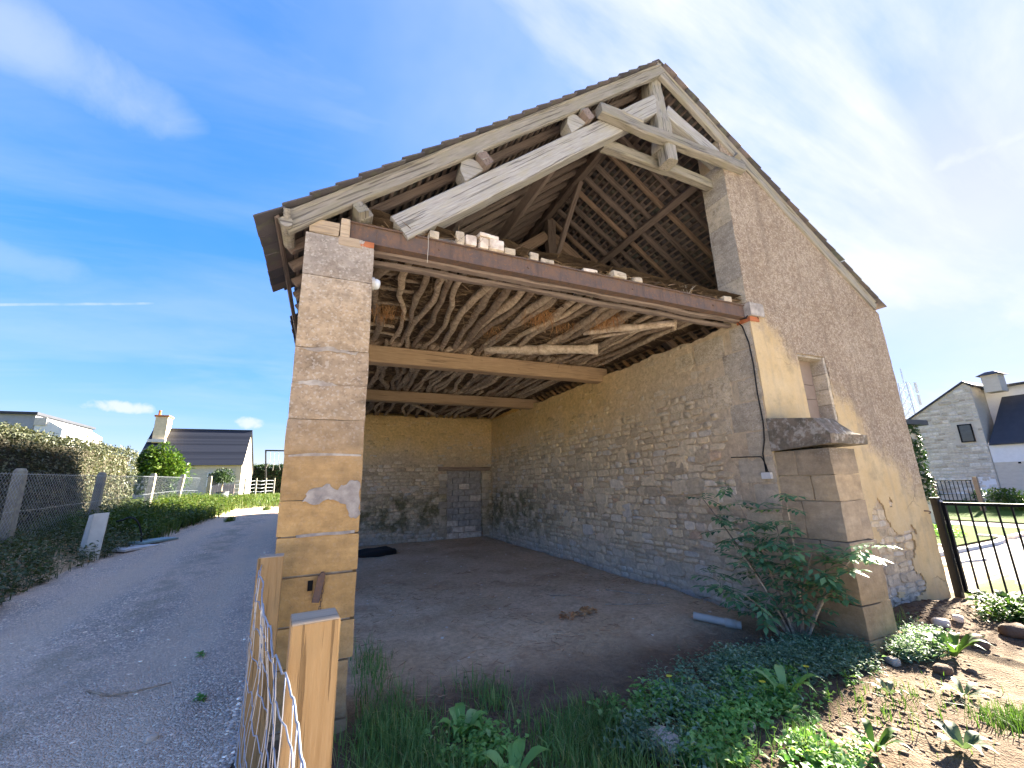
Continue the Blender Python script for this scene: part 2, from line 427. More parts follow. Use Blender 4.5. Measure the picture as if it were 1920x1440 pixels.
def f_wood(c1, c2, c3, grain=1.0, knots=0.0):
    def fn(t):
        o = t.obj(); r = t.n('ObjectInfo').outputs['Random']
        o = t.vmath('ADD', o, t.n('CombineXYZ', {0: t.math('MULTIPLY', r, 37.0), 1: t.math('MULTIPLY', r, 11.0), 2: 0.0}).outputs[0])
        g = t.noise(t.map(o, (1.2, 22, 22)), 3.0, 7, .65, .6)
        g2 = t.noise(t.map(o, (2, 5, 5)), 2.0, 5, .6)
        col = t.mix(t.ramp(g, [(.3, 0), (.7, 1)]), c1, c2)
        col = t.mix(t.math('MULTIPLY', t.ramp(g2, [(.45, 0), (.7, 1)]), .8), col, c3)
        col = t.mix(1.0, col, t.ramp(r, [(0, .85), (1, 1.15)]), 'MULTIPLY')
        ck = t.ramp(t.noise(t.map(o, (.7, 34, 34)), 1.6, 3, .5, .3), [(.36, 1), (.40, 0)])
        col = t.mix(t.math('MULTIPLY', ck, .6*min(1.0, grain)), col, t.vmath('SCALE', t.n('CombineXYZ', {0: c1[0], 1: c1[1], 2: c1[2]}).outputs[0], .35))
        g = t.math('SUBTRACT', g, t.math('MULTIPLY', ck, .7))
        if knots:
            k = t.ramp(t.voro(t.map(o, (1, 2.2, 2.2)), 2.6), [(.02, 1), (.09, 0)])
            col = t.mix(t.math('MULTIPLY', k, knots), col, (.09, .04, .018))
        return col, g, .006*grain
    return fn


M_oldwood = material('weathered_oak', f_wood((.27, .245, .21), (.46, .425, .365), (.36, .335, .24), 2.0), .9)
M_paleoak = material('pale_oak', f_wood((.36, .34, .31), (.58, .56, .53), (.47, .44, .35), 1.6), .9)
M_darkwood = material('dark_oak', f_wood((.095, .075, .065), (.165, .13, .11), (.125, .095, .08), 1.5), .85)
M_brownwood = material('brown_oak', f_wood((.15, .105, .075), (.255, .185, .135), (.19, .135, .10), 1.5), .85)
M_newbeam = material('sawn_beam', f_wood((.25, .165, .095), (.36, .255, .16), (.28, .19, .115), .9, .7), .7)
M_pine = material('treated_pine', f_wood((.42, .25, .10), (.60, .40, .19), (.47, .31, .14), 1.0, .6), .6)
M_endgrain = material('grey_end_grain', f_wood((.42, .32, .21), (.58, .46, .33), (.46, .35, .23), .6), .85)


def f_bark(t):
    o = t.pos(); i = t.island(); n = t.noise(o, 14, 6, .7); g = t.noise(o, 60, 4)
    col = t.mix(t.ramp(n, [(.35, 0), (.65, 1)]), (.15, .115, .085), (.33, .275, .21))
    col = t.mix(1.0, col, t.ramp(i, [(0, (.55, .5, .47)), (.6, (1, .97, .92)), (1, (1.3, 1.25, 1.15))]), 'MULTIPLY')
    return col, t.math('ADD', n, t.math('MULTIPLY', g, .5)), .02


M_bark = material('branch_bark', f_bark)
M_palebark = material('stripped_log', lambda t: ((lambda p: (t.mix(t.ramp(t.noise(p, 12, 6, .7), [(.35, 0), (.65, 1)]), (.30, .23, .16), (.56, .47, .37)), t.noise(p, 25, 6, .7), .015))(t.pos())))


def f_rust(t):
    p = t.pos(); n = t.noise(p, 6, 6, .7); n2 = t.noise(p, 40, 4, .6)
    col = t.mix(t.ramp(n, [(.4, 0), (.65, 1)]), (.12, .09, .08), (.18, .11, .075))
    col = t.mix(t.ramp(n2, [(.56, 0), (.70, 1)]), col, (.23, .12, .065))
    run = t.ramp(t.noise(t.map(p, (9, 9, 1.2)), 2.0, 5, .65), [(.5, 0), (.66, 1)])
    col = t.mix(t.math('MULTIPLY', run, .5), col, (.075, .06, .055))
    return col, n2, .004


M_rust = material('rusty_steel', f_rust, .75)
M_straw = material('old_thatch', lambda t: ((lambda p: (t.mix(t.ramp(t.noise(t.map(p, (4, 22, 4)), 5, 6, .7, .8), [(.3, 0), (.7, 1)]), (.055, .036, .024), (.21, .145, .09)), t.noise(t.map(p, (5, 30, 5)), 6, 5, .7), .05))(t.pos())))


def f_strand(c1, c2):
    return lambda t: (t.ramp(t.island(), [(0, c1), (1, c2)]), None, 0)


M_strand = material('straw_strand', f_strand((.07, .045, .028), (.27, .19, .115)))
M_tuft = material('orange_straw', f_strand((.30, .13, .045), (.50, .30, .14)))
M_twine = material('pale_twine', f_strand((.5, .47, .4), (.6, .56, .5)))


def f_tile(t):
    p = t.pos(); i = t.island()
    col = t.ramp(i, [(0, (.055, .052, .06)), (.5, (.09, .082, .088)), (.85, (.125, .10, .095)), (1, (.08, .09, .085))])
    col = t.mix(t.math('MULTIPLY', t.ramp(t.noise(p, 8, 5), [(.5, 0), (.7, 1)]), .5), col, (.12, .13, .08))
    return col, t.noise(p, 60, 3), .003


M_tile = material('roof_tile', f_tile)


def f_soil(t):
    p = t.pos(); x, y, z = t.sep(p)
    n = t.noise(p, 1.3, 6, .6); f = t.noise(p, 17, 7, .7)
    col = t.mix(t.ramp(n, [(.35, 0), (.65, 1)]), (.185, .12, .078), (.31, .235, .16))
    far = t.math('MAXIMUM', t.step(y, 19.0, 23.0), t.math('SUBTRACT', 1.0, t.step(y, -9.0, -4.0)))
    far = t.math('MAXIMUM', far, t.math('SUBTRACT', 1.0, t.step(x, -4.4, -3.8)))
    far = t.math('MAXIMUM', far, t.step(x, 9.2, 9.6))
    col = t.mix(far, col, t.mix(t.noise(p, 3, 5), (.075, .12, .028), (.17, .20, .055)))
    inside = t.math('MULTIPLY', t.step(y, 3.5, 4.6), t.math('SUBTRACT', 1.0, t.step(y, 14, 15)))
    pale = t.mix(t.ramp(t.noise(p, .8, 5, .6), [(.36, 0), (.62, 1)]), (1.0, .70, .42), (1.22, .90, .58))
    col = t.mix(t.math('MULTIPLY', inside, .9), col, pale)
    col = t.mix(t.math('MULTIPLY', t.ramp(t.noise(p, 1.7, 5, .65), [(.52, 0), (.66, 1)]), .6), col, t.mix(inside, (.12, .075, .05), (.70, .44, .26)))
    peb = t.math('MULTIPLY', t.ramp(t.voro(p, 34), [(.10, 1), (.2, 0)]), t.ramp(t.noise(p, 9, 2), [(.55, 0), (.62, 1)]))
    col = t.mix(t.math('MULTIPLY', peb, .6), col, (.5, .44, .36))
    col = t.mix(1.0, col, t.ramp(f, [(.25, .65), (.75, 1.3)]), 'MULTIPLY')
    return col, t.math('ADD', f, t.math('MULTIPLY', t.voro(p, 55), .6)), .025


M_soil = material('soil', f_soil, .95, .1)


def f_gravel(t):
    p = t.pos(); v = t.voro(p, 75, out=1); e = t.voro(p, 75)
    c = t.ramp(t.sep(v)[0], [(0, (.11, .105, .10)), (.6, (.17, .165, .17)), (.9, (.25, .24, .235)), (1, (.4, .39, .37))])
    n = t.noise(p, .7, 6, .6)
    c = t.mix(t.ramp(n, [(.4, 0), (.7, .75)]), c, (.235, .21, .195))
    c = t.mix(t.math('MULTIPLY', t.ramp(t.noise(p, 1.9, 6, .65), [(.55, 0), (.7, 1)]), .5), c, (.12, .11, .115))
    xd = t.math('ADD', t.sep(p)[0], t.math('MULTIPLY', t.math('SUBTRACT', t.noise(p, .5, 2), .5), .5))
    def band(x0, w): return t.math('SUBTRACT', 1.0, t.step(t.math('ABSOLUTE', t.math('SUBTRACT', xd, x0)), w*.3, w))
    c = t.mix(t.math('MULTIPLY', t.math('MAXIMUM', band(-1.25, .42), band(-2.75, .42)), .55), c, (.225, .205, .185))      # fines pressed into the wheel tracks
    c = t.mix(t.math('MULTIPLY', t.math('MULTIPLY', band(-2.0, .45), t.ramp(t.noise(p, 3, 5), [(.42, 0), (.6, 1)])), .5), c, (.10, .10, .085))
    return c, t.math('ADD', t.math('MULTIPLY', e, -1.2), t.math('MULTIPLY', t.noise(p, 20, 5), .6)), .022


M_gravel = material('gravel', f_gravel, .95, .1)
M_pebble = material('pebbles', lambda t: (t.ramp(t.island(), [(0, (.09, .088, .095)), (.5, (.16, .155, .16)), (.85, (.27, .26, .25)), (1, (.5, .48, .44))]), None, 0), .9)
M_clod = material('earth_clod', lambda t: ((lambda p: (t.mix(t.island(), t.mix(t.noise(p, 20, 5), (.16, .095, .06), (.25, .16, .105)), (.34, .25, .175)), t.noise(p, 40, 5), .02))(t.pos())), .95)
M_palegravel = material('pale_gravel', lambda t: ((lambda p: (t.mix(t.noise(p, 25, 5), (.17, .155, .13), (.25, .23, .195)), t.noise(p, 60, 4), .01))(t.pos())), .95)
M_bounce = material('bounce_gravel', lambda t: ((lambda p: (t.mix(t.noise(p, 25, 5), (.50, .46, .40), (.64, .59, .52)), t.noise(p, 60, 4), .01))(t.pos())), .95)  # for the unseen yard, kept pale to reflect sun as fill
M_asphalt = material('asphalt', lambda t: ((lambda p: (t.mix(t.noise(p, 30, 4), (.10, .10, .11), (.16, .155, .165)), None, 0))(t.pos())), .9)
M_kerb = material('concrete_kerb', lambda t: (t.mix(t.noise(t.pos(), 8, 4), (.5, .5, .5), (.66, .65, .63)), None, 0), .85)
M_lawn = material('lawn', lambda t: ((lambda p: (t.mix(t.noise(p, 5, 6, .7), (.04, .085, .014), (.085, .13, .026)), t.noise(p, 60, 4), .03))(t.pos())), .95, .05)
G1 = leaf_material('grass_blade', (0.0945, 0.203, 0.0607), (0.203, 0.351, 0.101), (0.405, 0.378, 0.176), .35)
G2 = leaf_material('sunlit_grass_blade', (.04, .085, .012), (.10, .15, .025), (.17, .16, .05))  # copy of grass_blade, darkened in colour for grass standing in sun
GW = leaf_material('mugwort_leaf', (0.0878, 0.169, 0.101), (0.216, 0.338, 0.209), (0.378, 0.459, 0.338), .35)
GB = leaf_material('bright_weed_leaf', (0.108, 0.257, 0.0607), (0.23, 0.432, 0.115), (0.351, 0.472, 0.189), .35)
GWS = leaf_material('sunlit_grey_leaf', (.05, .085, .05), (.10, .15, .09), (.16, .20, .14), .3)  # grey weed leaf again, colour lowered for plants the sun hits
GBS = leaf_material('sunlit_green_leaf', (.045, .10, .02), (.085, .16, .035), (.13, .18, .06), .3)  # green weed leaf again, colour lowered for plants the sun hits
GV = leaf_material('verge_leaf', (.06, .095, .04), (.13, .16, .07), (.27, .21, .12), .3)
GE = leaf_material('elder_leaf', (0.0675, 0.162, 0.081), (0.149, 0.297, 0.135), (0.27, 0.405, 0.149), .3, .45)
GH = leaf_material('hedge_leaf', (.06, .075, .05), (.15, .16, .095), (.28, .27, .18), .15, .4)
GL = leaf_material('laurel_leaf', (.03, .075, .01), (.085, .15, .02), (.14, .19, .04), .3, .4)
GI = leaf_material('ivy_leaf', (.02, .05, .016), (.05, .10, .032), None, .15, .4)
GD = leaf_material('dark_hedge_leaf', (.02, .045, .013), (.05, .09, .028), None, .15, .5)
GDRY = leaf_material('dry_litter', (0.255, 0.135, 0.075), (0.45, 0.3, 0.18), (0.6, 0.465, 0.3), .1, .8)


def plain(name, c, rough=.7, spec=.3, var=.15, metal=0.0):
    m = material(name, lambda t: (t.mix(1.0, c, t.ramp(t.noise(t.pos(), 5, 5, .6), [(.25, 1-var), (.75, 1+var)]), 'MULTIPLY'), None, 0), rough, spec)
    if metal: m.node_tree.nodes['Principled BSDF'].inputs['Metallic'].default_value = metal
    return m


M_black = plain('black_paint', (.005, .006, .008), .6, .12)
M_rubber = plain('black_cable', (.012, .012, .013), .5)
M_plastic = plain('pale_grey_plastic', (.62, .60, .57), .5)
M_cover = plain('cream_cover', (.66, .63, .55), .55)
M_teal = plain('teal_board', (.26, .36, .36), .6)
M_pvc = plain('grey_pvc', (.50, .47, .42), .8, .1)
M_lichenpost = material('concrete_post', lambda t: ((lambda p: (t.mix(t.ramp(t.noise(p, 9, 6, .7), [(.42, 0), (.62, 1)]), (.27, .25, .215), (.40, .37, .27)), t.noise(p, 50, 4), .006))(t.pos())))
M_wire = plain('galvanised_wire', (.42, .45, .50), .4, .5, .1, .6)
M_brick = plain('orange_brick', (.42, .15, .07), .9, .1, .3)
M_whitestone = material('whitewashed_stone', lambda t: ((lambda p: (t.mix(t.ramp(t.noise(p, 11, 5), [(.4, 0), (.65, 1)]), (.52, .46, .40), (.74, .71, .66)), t.noise(p, 30, 5), .01))(t.pos())))
M_slate = material('slate_roof', lambda t: ((lambda p: (t.mix(t.noise(p, 3, 4), (.028, .032, .042), (.05, .055, .07)), None, 0))(t.pos())), .6)
M_slatetile = material('slate', lambda t: (t.ramp(t.island(), [(0, (.016, .019, .028)), (1, (.034, .038, .052))]), None, 0), .55)
M_whitewall = material('pale_house_wall', lambda t: ((lambda p: (t.mix(t.noise(t.map(p, (1, 1, 2.5)), 3, 5, .65), (.44, .39, .32), (.62, .57, .48)), t.noise(t.map(p, (1, 1, 2)), 8, 5), .03))(t.pos())))
M_creamrubble = material('cream_rubble', lambda t: ((lambda p: (t.mix(1.0, t.ramp(t.island(), [(0, (.42, .36, .28)), (.5, (.56, .50, .41)), (1, (.68, .63, .54))]), t.ramp(t.noise(p, 9, 4), [(.3, .8), (.7, 1.15)]), 'MULTIPLY'), t.noise(p, 14, 4), .02))(t.pos())))
M_plaster = plain('white_plaster', (.70, .69, .68), .9, .1, .06)
M_cream = plain('cream_stone', (.62, .52, .36), .9, .1, .15)
M_glass = plain('window_glass', (.05, .055, .06), .08, .6)
M_lampglass = plain('lamp_glass', (.72, .76, .78), .15, .6, .04)
M_galv = plain('galvanised_mast', (.55, .58, .62), .5, .5)
M_yellow = plain('yellow_petal', (.75, .6, .04), .6)
M_terra = plain('grey_barrel', (.12, .13, .15), .6)
M_pink = plain('pinkish_planks', (.42, .33, .31), .9)

# ------------------------------------------------------------------ setting
def grid_sheet(xs, ys, zf, mat, name, kind='structure', keep=None):
    xs = list(xs); ys = list(ys); v = np.array([(x, y, zf(x, y)) for y in ys for x in xs], dtype=np.float32); nx = len(xs)
    f = [(j*nx+i, j*nx+i+1, (j+1)*nx+i+1, (j+1)*nx+i) for j in range(len(ys)-1) for i in range(nx-1)
         if keep is None or keep((xs[i]+xs[i+1])/2, (ys[j]+ys[j+1])/2)]
    return link(name, mkmesh(name, v, np.array(f), mat, True), kind=kind)


def spaced(parts):
    out = []
    for a, b, s in parts: out += list(np.arange(a, b-1e-6, s))
    return out+[parts[-1][1]]


gx = spaced([(-900, -60, 120), (-60, -12, 6), (-12, -6, .6), (-6, -.4, .22), (-.4, 6.5, .055), (6.5, 9.6, .1), (9.6, 16, .8), (16, 60, 5), (60, 900, 120)])
gy = spaced([(-900, -40, 120), (-40, -4, 4), (-4, 1.2, .5), (1.2, 4.2, .055), (4.2, 8, .11), (8, 24, .4), (24, 60, 3), (60, 900, 120)])
def drive_edge(y): return -3.75+.25*mnoise.noise((y*.5, 1, 0))+.12*mnoise.noise((y*1.7, 4, 0))+sm(10, 20, y)*.6


def under(x, y):
    return ground_z(x, y)-(.07*sm(drive_edge(y)+.05, drive_edge(y)+.35, x)*sm(-.40, -.62, x)*sm(20.2, 19.2, y) if -5 < x < -.3 and -14 < y < 20.2 else 0)


grid_sheet(gx, gy, under, M_soil, 'ground')


drive = grid_sheet(spaced([(-4.6, -.24, .12)]), spaced([(-14, 1, 1.0), (1, 10, .12), (10, 21.5, .3)]), lambda x, y: ground_z(x, y)+.006+.006*fbm(x*7, y*7, 2), M_gravel, 'driveway',
                   keep=lambda x, y: x > drive_edge(y) and y < 20.2+.6*mnoise.noise((x*1.5, 3, 0)) and not (x > -.36+.08*mnoise.noise((y*2, 0, 0)) and y < 3.6))
# yard, path and lawns beyond the gate
grid_sheet(spaced([(9.5, 14.2, .5)]), spaced([(.31, 5.1, .5)]), lambda x, y: ground_z(x, y)+.006, M_palegravel, 'gravel_and_bounce_yard')
grid_sheet(spaced([(9.5, 14.2, .5)]), spaced([(5.1, 14, .6)]), lambda x, y: ground_z(x, y)+.006, M_palegravel, 'gravel_and_bounce_yard')
grid_sheet(spaced([(14.2, 60, 2)]), spaced([(-8, 5.2, .6)]), lambda x, y: ground_z(x, y)+.008, M_asphalt, 'road')
grid_sheet([13.2, 13.8, 14.6], spaced([(5.45, 14, .6)]), lambda x, y: ground_z(x, y)+.014, M_asphalt, 'footpath')
grid_sheet(spaced([(14.75, 20.2, .5)]), spaced([(5.6, 14, .6)]), lambda x, y: ground_z(x, y)+.05, M_lawn, 'lawn')
grid_sheet([20.3, 21, 21.7], spaced([(5.4, 14, .6)]), lambda x, y: ground_z(x, y)+.012, M_asphalt, 'footpath')
grid_sheet(spaced([(21.8, 32, 1)]), spaced([(3.4, 16, .8)]), lambda x, y: ground_z(x, y)+.05, M_lawn, 'lawn')


def kerb(pts, w=.14, h=.09):
    mb = MB()
    for a, b in zip(pts, pts[1:]):
        M, L = axis_frame((a[0], a[1], ground_z(*a)), (b[0], b[1], ground_z(*b)), (0, 0, 1)); mb.box((-.02, -w/2, -.05), (L+.02, w/2, h), M)
    return mb.build('kerb', M_kerb, kind='structure')


grid_sheet(spaced([(-24, 14.2, 1.2)]), spaced([(-30, .3, 1.0)]), lambda x, y: ground_z(x, y)+.01, M_bounce, 'gravel_and_bounce_yard', keep=lambda x, y: x > 9.5 or -24 < x < 9.0)  # added behind the camera, unseen, to bounce sunlight into the barn
kerb([(13.0, 5.3), (14.6, 5.25), (15.9, 5.25), (16.8, 5.35), (17.2, 5.5), (17.4, 5.75), (17.3, 6.0)]); kerb([(17.6, 5.45), (19, 5.5), (26, 5.6), (44, 5.8)]); kerb([(20.25, 5.7), (20.25, 10), (20.25, 14)], .1, .06)
kerb([(14.68, 5.7), (14.68, 9), (14.68, 14)], .1, .06)
kerb([(11.8, 4.7), (12.6, 4.72), (13.2, 4.6)], .1, .05)
MB().box((9.02, 1.2, -.4), (9.42, 3.45, -.285)).build('gate_threshold', M_kerb, kind='structure')

# ------------------------------------------------------------------ the barn
BX0, BX1, OX1 = -.29, 8.97, 5.39         # outer left, outer right, inner right edge of the opening
FY, WT, BY, EY = 3.60, .42, 13.80, 17.6  # front plane, wall thickness, back wall, far end
barn = thing('stone_barn', (4.3, FY, 0), 'open-fronted old stone barn with tiled roof and branch ceiling', 'barn')


def stone_variants(k, mat, ring=8):
    out = []
    for i in range(k):
        rr = random.Random(100+i); v = []; f = []
        sh = [1.03, .99, .90]; dep = [0, .80, 1.0]
        cc = [rr.uniform(.05, .24) for _ in range(8)]; base = []
        for k_, (sx_, sy_) in enumerate(((1, 1), (-1, 1), (-1, -1), (1, -1))):
            jx, jy = rr.uniform(-.11, .04), rr.uniform(-.14, .04); hx_, hy_ = .5+jx, .5+jy
            two = [(sx_*hx_, sy_*(hy_-cc[k_*2])), (sx_*(hx_-cc[k_*2+1]), sy_*hy_)]
            base += two if k_ % 2 == 0 else two[::-1]
        for s_, d_ in zip(sh, dep):
            for (a, b) in base:
                v.append((a*s_*(1+(rr.random()-.5)*.05), b*s_*(1+(rr.random()-.5)*.05), d_*(1+(rr.random()-.5)*(.18 if d_ > .5 else 0))))
        v.append((0, 0, 1.02+(rr.random()-.5)*.12))
        for l in range(2):
            for j in range(ring): f.append((l*ring+j, l*ring+(j+1) % ring, (l+1)*ring+(j+1) % ring, (l+1)*ring+j))
        for j in range(ring): f.append((2*ring+j, 2*ring+(j+1) % ring, 3*ring))
        out.append(mkmesh('stone', v, f, mat))
    return out


STV = stone_variants(14, M_rubble)
STVd = []
for me in STV:
    me.calc_loop_triangles()
    STVd.append((np.array([v.co[:] for v in me.vertices]), np.array([tri.vertices[:] for tri in me.loop_triangles])))


def lay_courses(u0_, u1_, v0_, v1_, hr, wr, rng):
    v = v0_; out = []
    while v < v1_-.04:
        h = min(rng.uniform(*hr), v1_-v); u = u0_-rng.random()*.1
        while u < u1_-.03:
            w = min(rng.uniform(*wr)*(1.25 if rng.random() < .15 else 1), u1_-u)
            if u+w > u0_:
                a = max(u, u0_)
                if w > .06:
                    if h > .13 and rng.random() < .28:      # two thin stones instead of one
                        k = rng.uniform(.4, .6)
                        out.append((a+(u+w-a)/2, v+h*k/2, (u+w-a)*.95, h*k*.92)); out.append((a+(u+w-a)/2, v+h*(1+k)/2, (u+w-a)*.95, h*(1-k)*.92))
                    else: out.append((a+(u+w-a)/2, v+h/2+rng.uniform(-.008, .008), (u+w-a)*.95, h*.93*rng.uniform(.9, 1.04)))
            u += w
        v += h
    return out


def big_ones(st_, u1_, v1_, n_, rng):
    """larger stones that break the courses"""
    return st_+[(rng.uniform(.2, u1_-.2), rng.uniform(0, v1_), rng.uniform(.26, .46), rng.uniform(.17, .27)) for _ in range(n_)]


def put_stones(stones, org, ux, nrm, parent, proud, n_single, rng, name='stone', sink=.05):
    """stones: (u, v, w, h); proud(u, v) gives how far the face stands out, None skips the stone"""
    U, N_, O = Vector(ux), Vector(nrm), Vector(org); items = []
    for (u, v, w, h) in stones:
        p = proud(u, v, w, h)
        if p is None: continue
        c = O+U*u+Vector((0, 0, v)); items.append((w*h/max(.3, (c-camo.matrix_world.translation).length_squared), c, w, h, p))
    items.sort(key=lambda q: -q[0]); V = []; F = []; off = 0
    for i, (_, c, w, h, p) in enumerate(items):
        k = rng.randrange(len(STV)); a = rng.uniform(-.07, .07); ca, sa = math.cos(a), math.sin(a)
        X = (U*ca+Vector((0, 0, 1))*sa); Z = (Vector((0, 0, 1))*ca-U*sa); dpt = p+sink
        M = frame(c-N_*sink, X*w, Z*h, N_*dpt)
        if i < n_single: link(name, STV[k], parent, M)
        else:
            vv, ff = STVd[k]; A = np.array(M); V.append(vv @ A[:3, :3].T+A[:3, 3]); F.append(ff+off); off += len(vv)
    if V: link(name+'work', mkmesh(name+'work', np.vstack(V), np.vstack(F), M_rubble), parent, kind='stuff')


def rough_plane(name, o, ux, nrm, u1, v0, v1f, mat, parent, step=.08, amp=.012, hole=None):
    U, N_, O = Vector(ux), Vector(nrm), Vector(o); nu = max(2, int(u1/step)); vs = []; fs = []
    for i in range(nu+1):
        u = u1*i/nu; top = v1f(u); nv = max(2, int((top-v0)/step)) if i == 0 else nv
        for j in range(nv+1):
            z = v0+(top-v0)*j/nv; q = O+U*u+Vector((0, 0, z)); vs.append(q+N_*fbm(q.x*4+q.y*4, q.z*4, 7)*amp)
    for i in range(nu):
        for j in range(nv):
            if hole and hole(u1*(i+.5)/nu, v0+(v1f(u1*(i+.5)/nu)-v0)*(j+.5)/nv): continue
            fs.append((i*(nv+1)+j, (i+1)*(nv+1)+j, (i+1)*(nv+1)+j+1, i*(nv+1)+j+1))
    return link(name, mkmesh(name, vs, fs, mat, True), parent)


# roof planes -------------------------------------------------------------
RX, RZ, SL, SR = 4.26, 7.84, .8235, .696
def roofL(x): return RZ-SL*(RX-x)
def roofR(x): return RZ-SR*(x-RX)
dL = Vector((-1, 0, -SL)).normalized(); nL = Vector((-SL, 0, 1)).normalized(); LL = 4.93*math.hypot(1, SL)
dR = Vector((1, 0, -SR)).normalized(); nR = Vector((SR, 0, 1)).normalized(); LR = 4.80*math.hypot(1, SR)

# --- right inner wall of the open bay
wallR = MB().box((OX1+.03, FY+.02, -.6), (OX1+.42, BY+.22, 3.72)).build('side_wall', M_bed, barn)
def topR(u): return 3.80+.06*mnoise.noise((u*1.7, 0, 0))+.05*mnoise.noise((u*5, 3, 0))
rough_plane('bedding', (OX1, FY, 0), (0, 1, 0), (-1, 0, 0), BY-FY, -.45, topR, M_bed, wallR)
rg = random.Random(3)
def proudR(u, v, w, h):
    flush = sm(2.35, 2.75, v+.5*mnoise.noise((u*.6, v*.6, 2))+ (.0 if u > 3 else -.15))
    if v > topR(u)-.03: return None
    if v > 3.1 and rg.random() < .35: return None
    if w > .24 and h > .17: return rg.uniform(.032, .044)
    return lerp(rg.uniform(.006, .034), rg.uniform(-.012, .006), flush)
st = lay_courses(.62, BY-FY, -.35, 3.80, (.08, .17), (.11, .38), rg)
st = big_ones([q for q in st if q[0] > .62], BY-FY, 2.5, 95, rg)
put_stones([q for q in st if q[0] > .7], (OX1, FY, 0), (0, 1, 0), (-1, 0, 0), wallR, proudR, 290, rg)
# dressed quoins at the front end of that wall
zq = [-.4, .05, .42, .8, 1.12, 1.5, 1.86, 2.2, 2.62, 2.95, 3.38, 3.74]
for i, (a, b) in enumerate(zip(zq, zq[1:])):
    w = .52 if i % 2 else .34
    link('quoin_stone', lump_mesh('quoin_stone', M_jamb, .40, w, b-a-.012, 4, .10, .006, i), barn, Matrix.Translation((OX1+.19, FY+.015+w/2, (a+b)/2)))
for i, (y, z, w, h) in enumerate([(4.35, 3.53, .55, .36), (4.28, 2.83, .42, .5), (4.85, 3.50, .38, .22), (4.75, 2.95, .36, .26), (4.34, 2.32, .36, .24), (4.40, 1.25, .48, .2), (4.5, .62, .55, .25)]):
    link('quoin_stone', lump_mesh('quoin_stone', M_jamb, .3, w, h, 4, .12, .008, i+30), barn, Matrix.Translation((OX1+.135, y, z)))

# --- back wall with its walled-up door
wallB = MB().box((.2, BY+.16, -.6), (OX1+.02, BY+.24, 3.9)).build('back_wall', M_bed, barn)
DX0, DX1, DZ = 3.77, 4.97, 2.06
def topB(u): return 3.78+.03*mnoise.noise((u*2, 5, 0))
rough_plane('bedding', (.25, BY, 0), (1, 0, 0), (0, -1, 0), OX1-.2, -.45, topB, M_bed, wallB, .06, .014, hole=lambda u, v: DX0-.25-.03 < u < DX1-.25+.03 and v < DZ+.02)
st = lay_courses(.02, OX1-.28, -.2, 3.75, (.075, .14), (.12, .30), rg)
def proudB(u, v, w, h):
    x = u+.25
    if DX0-w/2-.02 < x < DX1+w/2+.02 and v < DZ+h/2+.17: return None
    if v > 2.3 and rg.random() < .45: return None
    return rg.uniform(.004, .028) if v < 2.3 else rg.uniform(-.012, .010)
put_stones(big_ones(st, OX1-.3, 2.4, 34, rg), (.25, BY, 0), (1, 0, 0), (0, -1, 0), wallB, proudB, 0, rg)
beam('door_lintel', (3.45, BY-.02, 2.14), (5.27, BY-.02, 2.12), .16, .12, M_brownwood, wallB, rough=.012)
blk = lump_mesh('concrete_block', M_cement, .385, .16, .185, 3, .12, .006, 3); blkw = lump_mesh('concrete_block', M_whitestone, .385, .16, .185, 3, .12, .006, 5)
MB().box((DX0-.04, BY+.10, -.3), (DX1+.04, BY+.2, DZ+.1)).build('door_mortar', M_cement, wallB)
for r in range(11):
    for c in range(4):
        x = DX0+.19+c*.40-(.2 if r % 2 else 0); z = -.02+r*.195
        if x < DX0+.02 or x > DX1-.02: continue
        white = (r <= 1) or (r == 2 and c == 0) or (r == 6 and c == 2) or (r == 8 and c == 1)
        sx = min(1, (DX1-x)/.19, (x-DX0)/.19); 
        link('concrete_block', blkw if white else blk, wallB, Matrix.Translation((x, BY+.07+rg.uniform(-.006, .006), z)) @ Matrix.Diagonal((max(.3, sx), 1, 1, 1)))
for i in range(9):
    for s, x in ((0, DX0-.14), (1, DX1+.15)):
        link('jamb_stone', lump_mesh('jamb_stone', M_jamb if rg.random() < .5 else M_rubble, .24 if (i+s) % 2 else .3, .2, .215, 2, .2, .012, i+s*20), wallB, Matrix.Translation((x, BY+.07, .07+i*.225)))

# --- left wall (behind the pillar) and the room on the right
MB().box((BX0+.02, 13.3, -.5), (.26, EY-.42, 3.72)).build('side_wall', M_bed, barn)      # unseen driveway side, left open to let fill light into the bay
MB().box((BX0+.02, 8.4, -.5), (.26, 9.0, 3.50)).build('unseen_pillar', M_pillar, barn)  # added, out of view, to carry the opened side
beam('wall_plate', (-.01, FY+.63, 3.62), (-.01, 13.32, 3.62), .26, .20, M_brownwood, barn, rough=.01)
MB().box((BX1-.42, FY+.45, -.6), (BX1-.02, EY-.42, 4.28)).build('side_wall', M_bed, barn)
MB().box((OX1+.45, FY+.45, 3.86), (BX1-.45, EY-.5, 3.94)).build('loft_floor', M_brownwood, barn)
mb = MB(); ys_ = (EY-.4, EY)
prof = [(BX0, -.5), (BX1, -.5), (BX1, roofR(BX1)-.2), (RX, RZ-.2), (BX0, roofL(BX0)-.2)]
mb.add([(x, ys_[0], z) for x, z in prof]+[(x, ys_[1], z) for x, z in prof], [(0, 1, 2, 3, 4), (9, 8, 7, 6, 5)]+[(i, i+5, (i+1) % 5+5, (i+1) % 5) for i in range(5)])
mb.build('rear_gable_wall', M_bed, barn)

